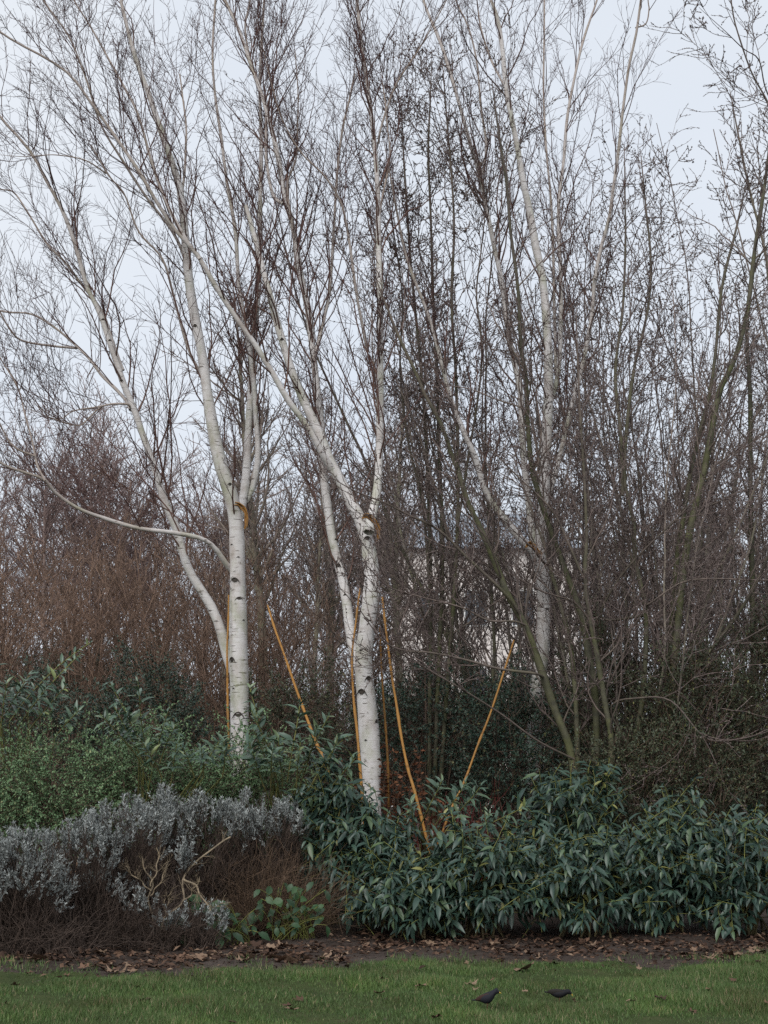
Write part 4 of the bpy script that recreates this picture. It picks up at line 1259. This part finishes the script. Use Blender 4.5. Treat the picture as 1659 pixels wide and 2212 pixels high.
# ------------------------------------------------------------------ fallen leaves
def lobed(seed, tone=None):
    rg = np.random.default_rng(seed)
    n = 22
    th = np.linspace(0, 2 * math.pi, n, endpoint=False)
    r = .30 + .20 * np.abs(np.cos(2.5 * (th - .0))) ** 1.3 * (1 + .25 * rg.normal(size=n)) + .04 * rg.normal(size=n)
    r *= 1 - .35 * (np.abs(th - math.pi) < .35)
    x, y = r * np.cos(th), r * np.sin(th)
    k = rg.uniform(.35, .9)
    z = k * (x * math.cos(seed) + y * math.sin(seed)) ** 2 + .10 * rg.normal(size=n) * r + .05
    V = np.vstack([[0, 0, .03], np.column_stack([x, y, z])])
    V2 = V - np.array([0, 0, .012])
    T = [[0, i + 1, (i + 1) % n + 1] for i in range(n)]
    g = Geo().add(V, None, T, np.tile([rg.uniform(.1, 1) if tone is None else tone, 0], (n + 1, 1)))
    m = g.mesh('fallen_leaf')
    m.materials.append(M['dry_leaf'])
    return m


LV = [lobed(s) for s in range(10)]
LVB = [lobed(s, .92) for s in (21, 22, 23)]
R = np.random.default_rng(31)


def drop(n, xr, yr, label, group, size, lift=.012, drift=False):
    for k in range(n):
        x, y = R.uniform(*xr), R.uniform(*yr)
        if drift:
            y += .30 * math.sin(1.3 * x + 1) + .22 * math.sin(3.7 * x)
        o = link('fallen_leaf', LV[int(R.integers(10))])
        L = R.uniform(*size)
        o.location = (x, y, float(gz(x, y)) + lift + R.uniform(0, .012))
        o.rotation_euler = (R.normal() * .25, R.normal() * .25, R.uniform(0, 6.28))
        o.scale = (L, L, L)
        tag(o, label, 'leaf', group)


drop(34, (-3.4, 3.4), (9.8, 12.9), 'dry brown leaf lying on the lawn grass', 'leaves on the lawn', (.05, .10), .022)
drop(36, (-4.2, 4.2), (13.3, 14.8), 'dry brown leaf lying on the bare soil strip', 'leaves on the soil strip', (.04, .085))
drop(110, (-4.4, -.3), (13.5, 14.6), 'dry brown leaf in the drift under the silver shrubs', 'leaf drift under the silver shrubs', (.08, .16), .012, True)
drop(80, (-.4, 4.6), (14.2, 15.2), 'dry brown leaf in the drift under the laurels', 'leaf drift under the laurels', (.07, .14), .012, True)
for (px, py, L, rx, lab) in [(873, 2088, .17, .5, None), (440, 2053, .20, .2, 'large pale brown leaf on the soil below the little silver clump'), (1122, 2075, .19, .3, 'curled tan leaf on the lawn edge above the two birds'), (1560, 2053, .19, .1, 'broad orange-brown leaf on the soil at the right'), (1610, 2046, .20, .1, 'orange-brown leaf on the soil nearest the right edge'), (110, 2060, .22, .4, 'large upturned brown leaf on the soil at the lower left'), (820, 2127, .09, .2, 'pale leaf on the lawn below the middle birch'), (637, 2152, .09, .2, 'small pale leaf on the lawn left of centre'), (1650, 2125, .09, .2, 'pale leaf on the lawn at the right edge')]:
    if lab is None:
        continue
    D = 3340 * 1.6 * .985 / (py - 1670)
    o = link('fallen_leaf', LVB[(px * 7) % len(LVB)])
    x = GX(px, D)
    o.location = (x, D, float(gz(x, D)) + .03)
    o.scale = (L, L, L)
    o.rotation_euler = (rx, .1, px)
    tag(o, lab, 'leaf')

N = 5200
x = R.uniform(-5, 5, N)
wv = .30 * np.sin(1.3 * x + 1) + .22 * np.sin(3.7 * x) + .15 * np.sin(8.3 * x + 2)
front = np.where(x < -.4, 13.75, 14.35) + .6 * wv
y = front + R.normal(.45, .55, N)
y = np.where(R.random(N) < .06, R.uniform(12.8, 14.8, N), y)
S = np.stack([x, y, gz(x, y) + R.uniform(.005, .05, N)], 1)
a = R.uniform(0, 6.28, N)
g = Geo().add(*leaves(SMALL, S, np.stack([np.cos(a), np.sin(a), R.normal(size=N) * .3], 1), nrm(np.array([0, 0, 1.]) + .4 * R.normal(size=(N, 3))), R.uniform(.02, .09, N), R.uniform(.012, .05, N), R.random(N) ** 1.6))
tag(link('leaf_litter', g.mesh('leaf_litter', smooth=False), M['dry_leaf']), 'brown leaf litter and scraps at the foot of the shrubs', 'leaf litter', None, 'stuff')

# ------------------------------------------------------------------ birds
def bird(label, px, py, stations, wingcol, headcol, beakdir):
    D = 3340 * 1.6 / (py - 1670)
    x = GX(px, D)
    base = np.array([x, D, float(gz(x, D))])
    root = thing('bird', label, 'bird', base, 'dark birds feeding on the lawn')
    st = spline(np.array(stations), 30)         # along, height, half height, half width
    S = 14
    th = np.arange(S) * 2 * math.pi / S
    V, n = [], len(st)
    for (sx, sz, hh, hw) in st:
        V.append(np.stack([np.full(S, sx), np.cos(th) * hw, sz + np.sin(th) * hh], 1))
    V = np.vstack([np.concatenate(V), [[st[0][0] - .002, 0, st[0][1]], [st[-1][0] + .003, 0, st[-1][1]]]])
    Q = [[i * S + j, i * S + (j + 1) % S, (i + 1) * S + (j + 1) % S, (i + 1) * S + j] for i in range(n - 1) for j in range(S)]
    T = [[n * S, (j + 1) % S, j] for j in range(S)] + [[n * S + 1, (n - 1) * S + j, (n - 1) * S + (j + 1) % S] for j in range(S)]
    ry = math.radians(-12)
    rot = np.array([[math.cos(ry), -math.sin(ry), 0], [math.sin(ry), math.cos(ry), 0], [0, 0, 1]])
    tr = lambda v: (np.asarray(v) * .96) @ rot.T + base + np.array([0, 0, .014])
    part('body', Geo().add(tr(V), Q, T), headcol, root)
    hx, hz, hh, hw = st[-4]
    for sgn in (-1, 1):                          # folded wings: long drop shapes over the flank
        ws = np.linspace(0, 1, 12)
        i0, i1 = st[7], st[20]
        pts = np.array([[st[20][0] * (1 - w) + (st[3][0]) * w, sgn * (st[20][3] * .78 * (1 - w) + .012 * w), st[20][1] * (1 - w) + st[4][1] * w + .006] for w in ws])
        rad = .019 * np.sin(np.clip(ws * .92 + .08, 0, 1) * math.pi) ** .6 + .001
        A = np.array([0, sgn * .35, 0]); Bv = np.array([.0, 0, 1])
        ring = np.array([[p + r * (math.cos(q) * A + math.sin(q) * Bv) for q in th] for p, r in zip(pts, rad)])
        QQ = [[i * S + j, i * S + (j + 1) % S, (i + 1) * S + (j + 1) % S, (i + 1) * S + j] for i in range(11) for j in range(S)]
        part('wing', Geo().add(tr(ring.reshape(-1, 3)), QQ), wingcol, root)
        leg = np.array([[.004, sgn * .014, .055], [.008, sgn * .014, .030], [.000, sgn * .014, .004], [.018, sgn * .014, .002]])
        g = Geo().add(*tubes(tr(leg)[None], np.array([[.003, .0022, .002, .0014]]), 5))
        for q in (-.012, .012):
            g.add(*tubes(tr([[.0, sgn * .014, .004], [.014, sgn * .014 + q, .002]])[None], np.array([[.0018, .001]]), 4))
        part('leg', g, M['birdleg'], root)
        e = np.array([hx, sgn * hw * .92, hz + hh * .25])
        g = Geo()
        u = np.array([[math.cos(a) * math.cos(b), math.sin(b), math.sin(a) * math.cos(b)] for b in (-.9, 0, .9) for a in th[::2]])
        g.add(tr(e + .0028 * u), [[i * 7 + j, i * 7 + (j + 1) % 7, (i + 1) * 7 + (j + 1) % 7, (i + 1) * 7 + j] for i in range(2) for j in range(7)])
        part('eye', g, M['eye'], root)
    b0 = np.array([st[-1][0] - .002, 0, st[-1][1]])
    bk = np.array([b0, b0 + np.array(beakdir) * .5, b0 + np.array(beakdir)])
    part('beak', Geo().add(*tubes(tr(bk)[None], np.array([[.0048, .0032, .0006]]), 6)), M['beak'], root)


def feather(name, a, b, sc=260):
    t = NT(name)
    c = t.mix(t.noise(t.coord((1, 1, 1)), sc, 2), a, b)
    return t.done(c, .65, .15)


M['bird_dark'] = feather('dark_plumage', (.010, .010, .014), (.028, .028, .036))
M['bird_dark2'] = feather('black_plumage', (.008, .008, .010), (.020, .019, .022))
M['bird_brown'] = feather('brown_wing', (.034, .018, .015), (.062, .033, .026))
M['bird_wing2'] = feather('dark_brown_wing', (.014, .012, .011), (.030, .025, .022))
t = NT('bird_leg'); M['birdleg'] = t.done(t.mix(t.noise(t.coord(), 90, 2), (.10, .05, .03), (.16, .08, .05)), .6)
t = NT('bird_beak'); M['beak'] = t.done(t.mix(t.noise(t.coord(), 90, 2), (.50, .36, .05), (.62, .44, .08)), .4)
t = NT('bird_eye'); M['eye'] = t.done(t.mix(t.noise(t.coord(), 90, 2), (.004, .004, .004), (.01, .01, .01)), .1, .6)
bird('plump dark bird with a reddish brown wing and raised head on the lawn', 1043, 2161, [(-.105, .062, .004, .012), (-.070, .062, .006, .012), (-.045, .072, .020, .020), (-.012, .076, .036, .033), (.022, .084, .040, .036), (.048, .104, .033, .029), (.062, .122, .024, .022), (.076, .128, .019, .017), (.090, .120, .006, .006)], M['bird_brown'], M['bird_dark'], (.018, 0, -.008))
bird('blackish bird stooping to peck beside a fallen leaf on the lawn', 1193, 2143, [(-.105, .078, .004, .012), (-.070, .074, .006, .012), (-.045, .070, .018, .018), (-.012, .066, .028, .027), (.022, .068, .029, .028), (.052, .078, .022, .021), (.070, .084, .018, .016), (.084, .080, .015, .014), (.096, .070, .006, .006)], M['bird_wing2'], M['bird_dark2'], (.010, 0, -.018))
o = link('fallen_leaf', LV[3]); D = 12.0
o.location = (GX(1224, 11.28), 11.28, float(gz(GX(1224, 11.28), 11.28)) + .03); o.scale = (.07,) * 3; o.rotation_euler = (.7, .1, 2)
tag(o, 'orange-brown leaf standing at the beak of the blackish bird', 'leaf')

tot = 0
seen = set()
for o in bpy.data.objects:
    if o.type == 'MESH' and o.data.name not in seen:
        seen.add(o.data.name)
        tot += len(o.data.loops) - 2 * len(o.data.polygons)
print('objects', len(bpy.data.objects), 'unique triangles', tot)
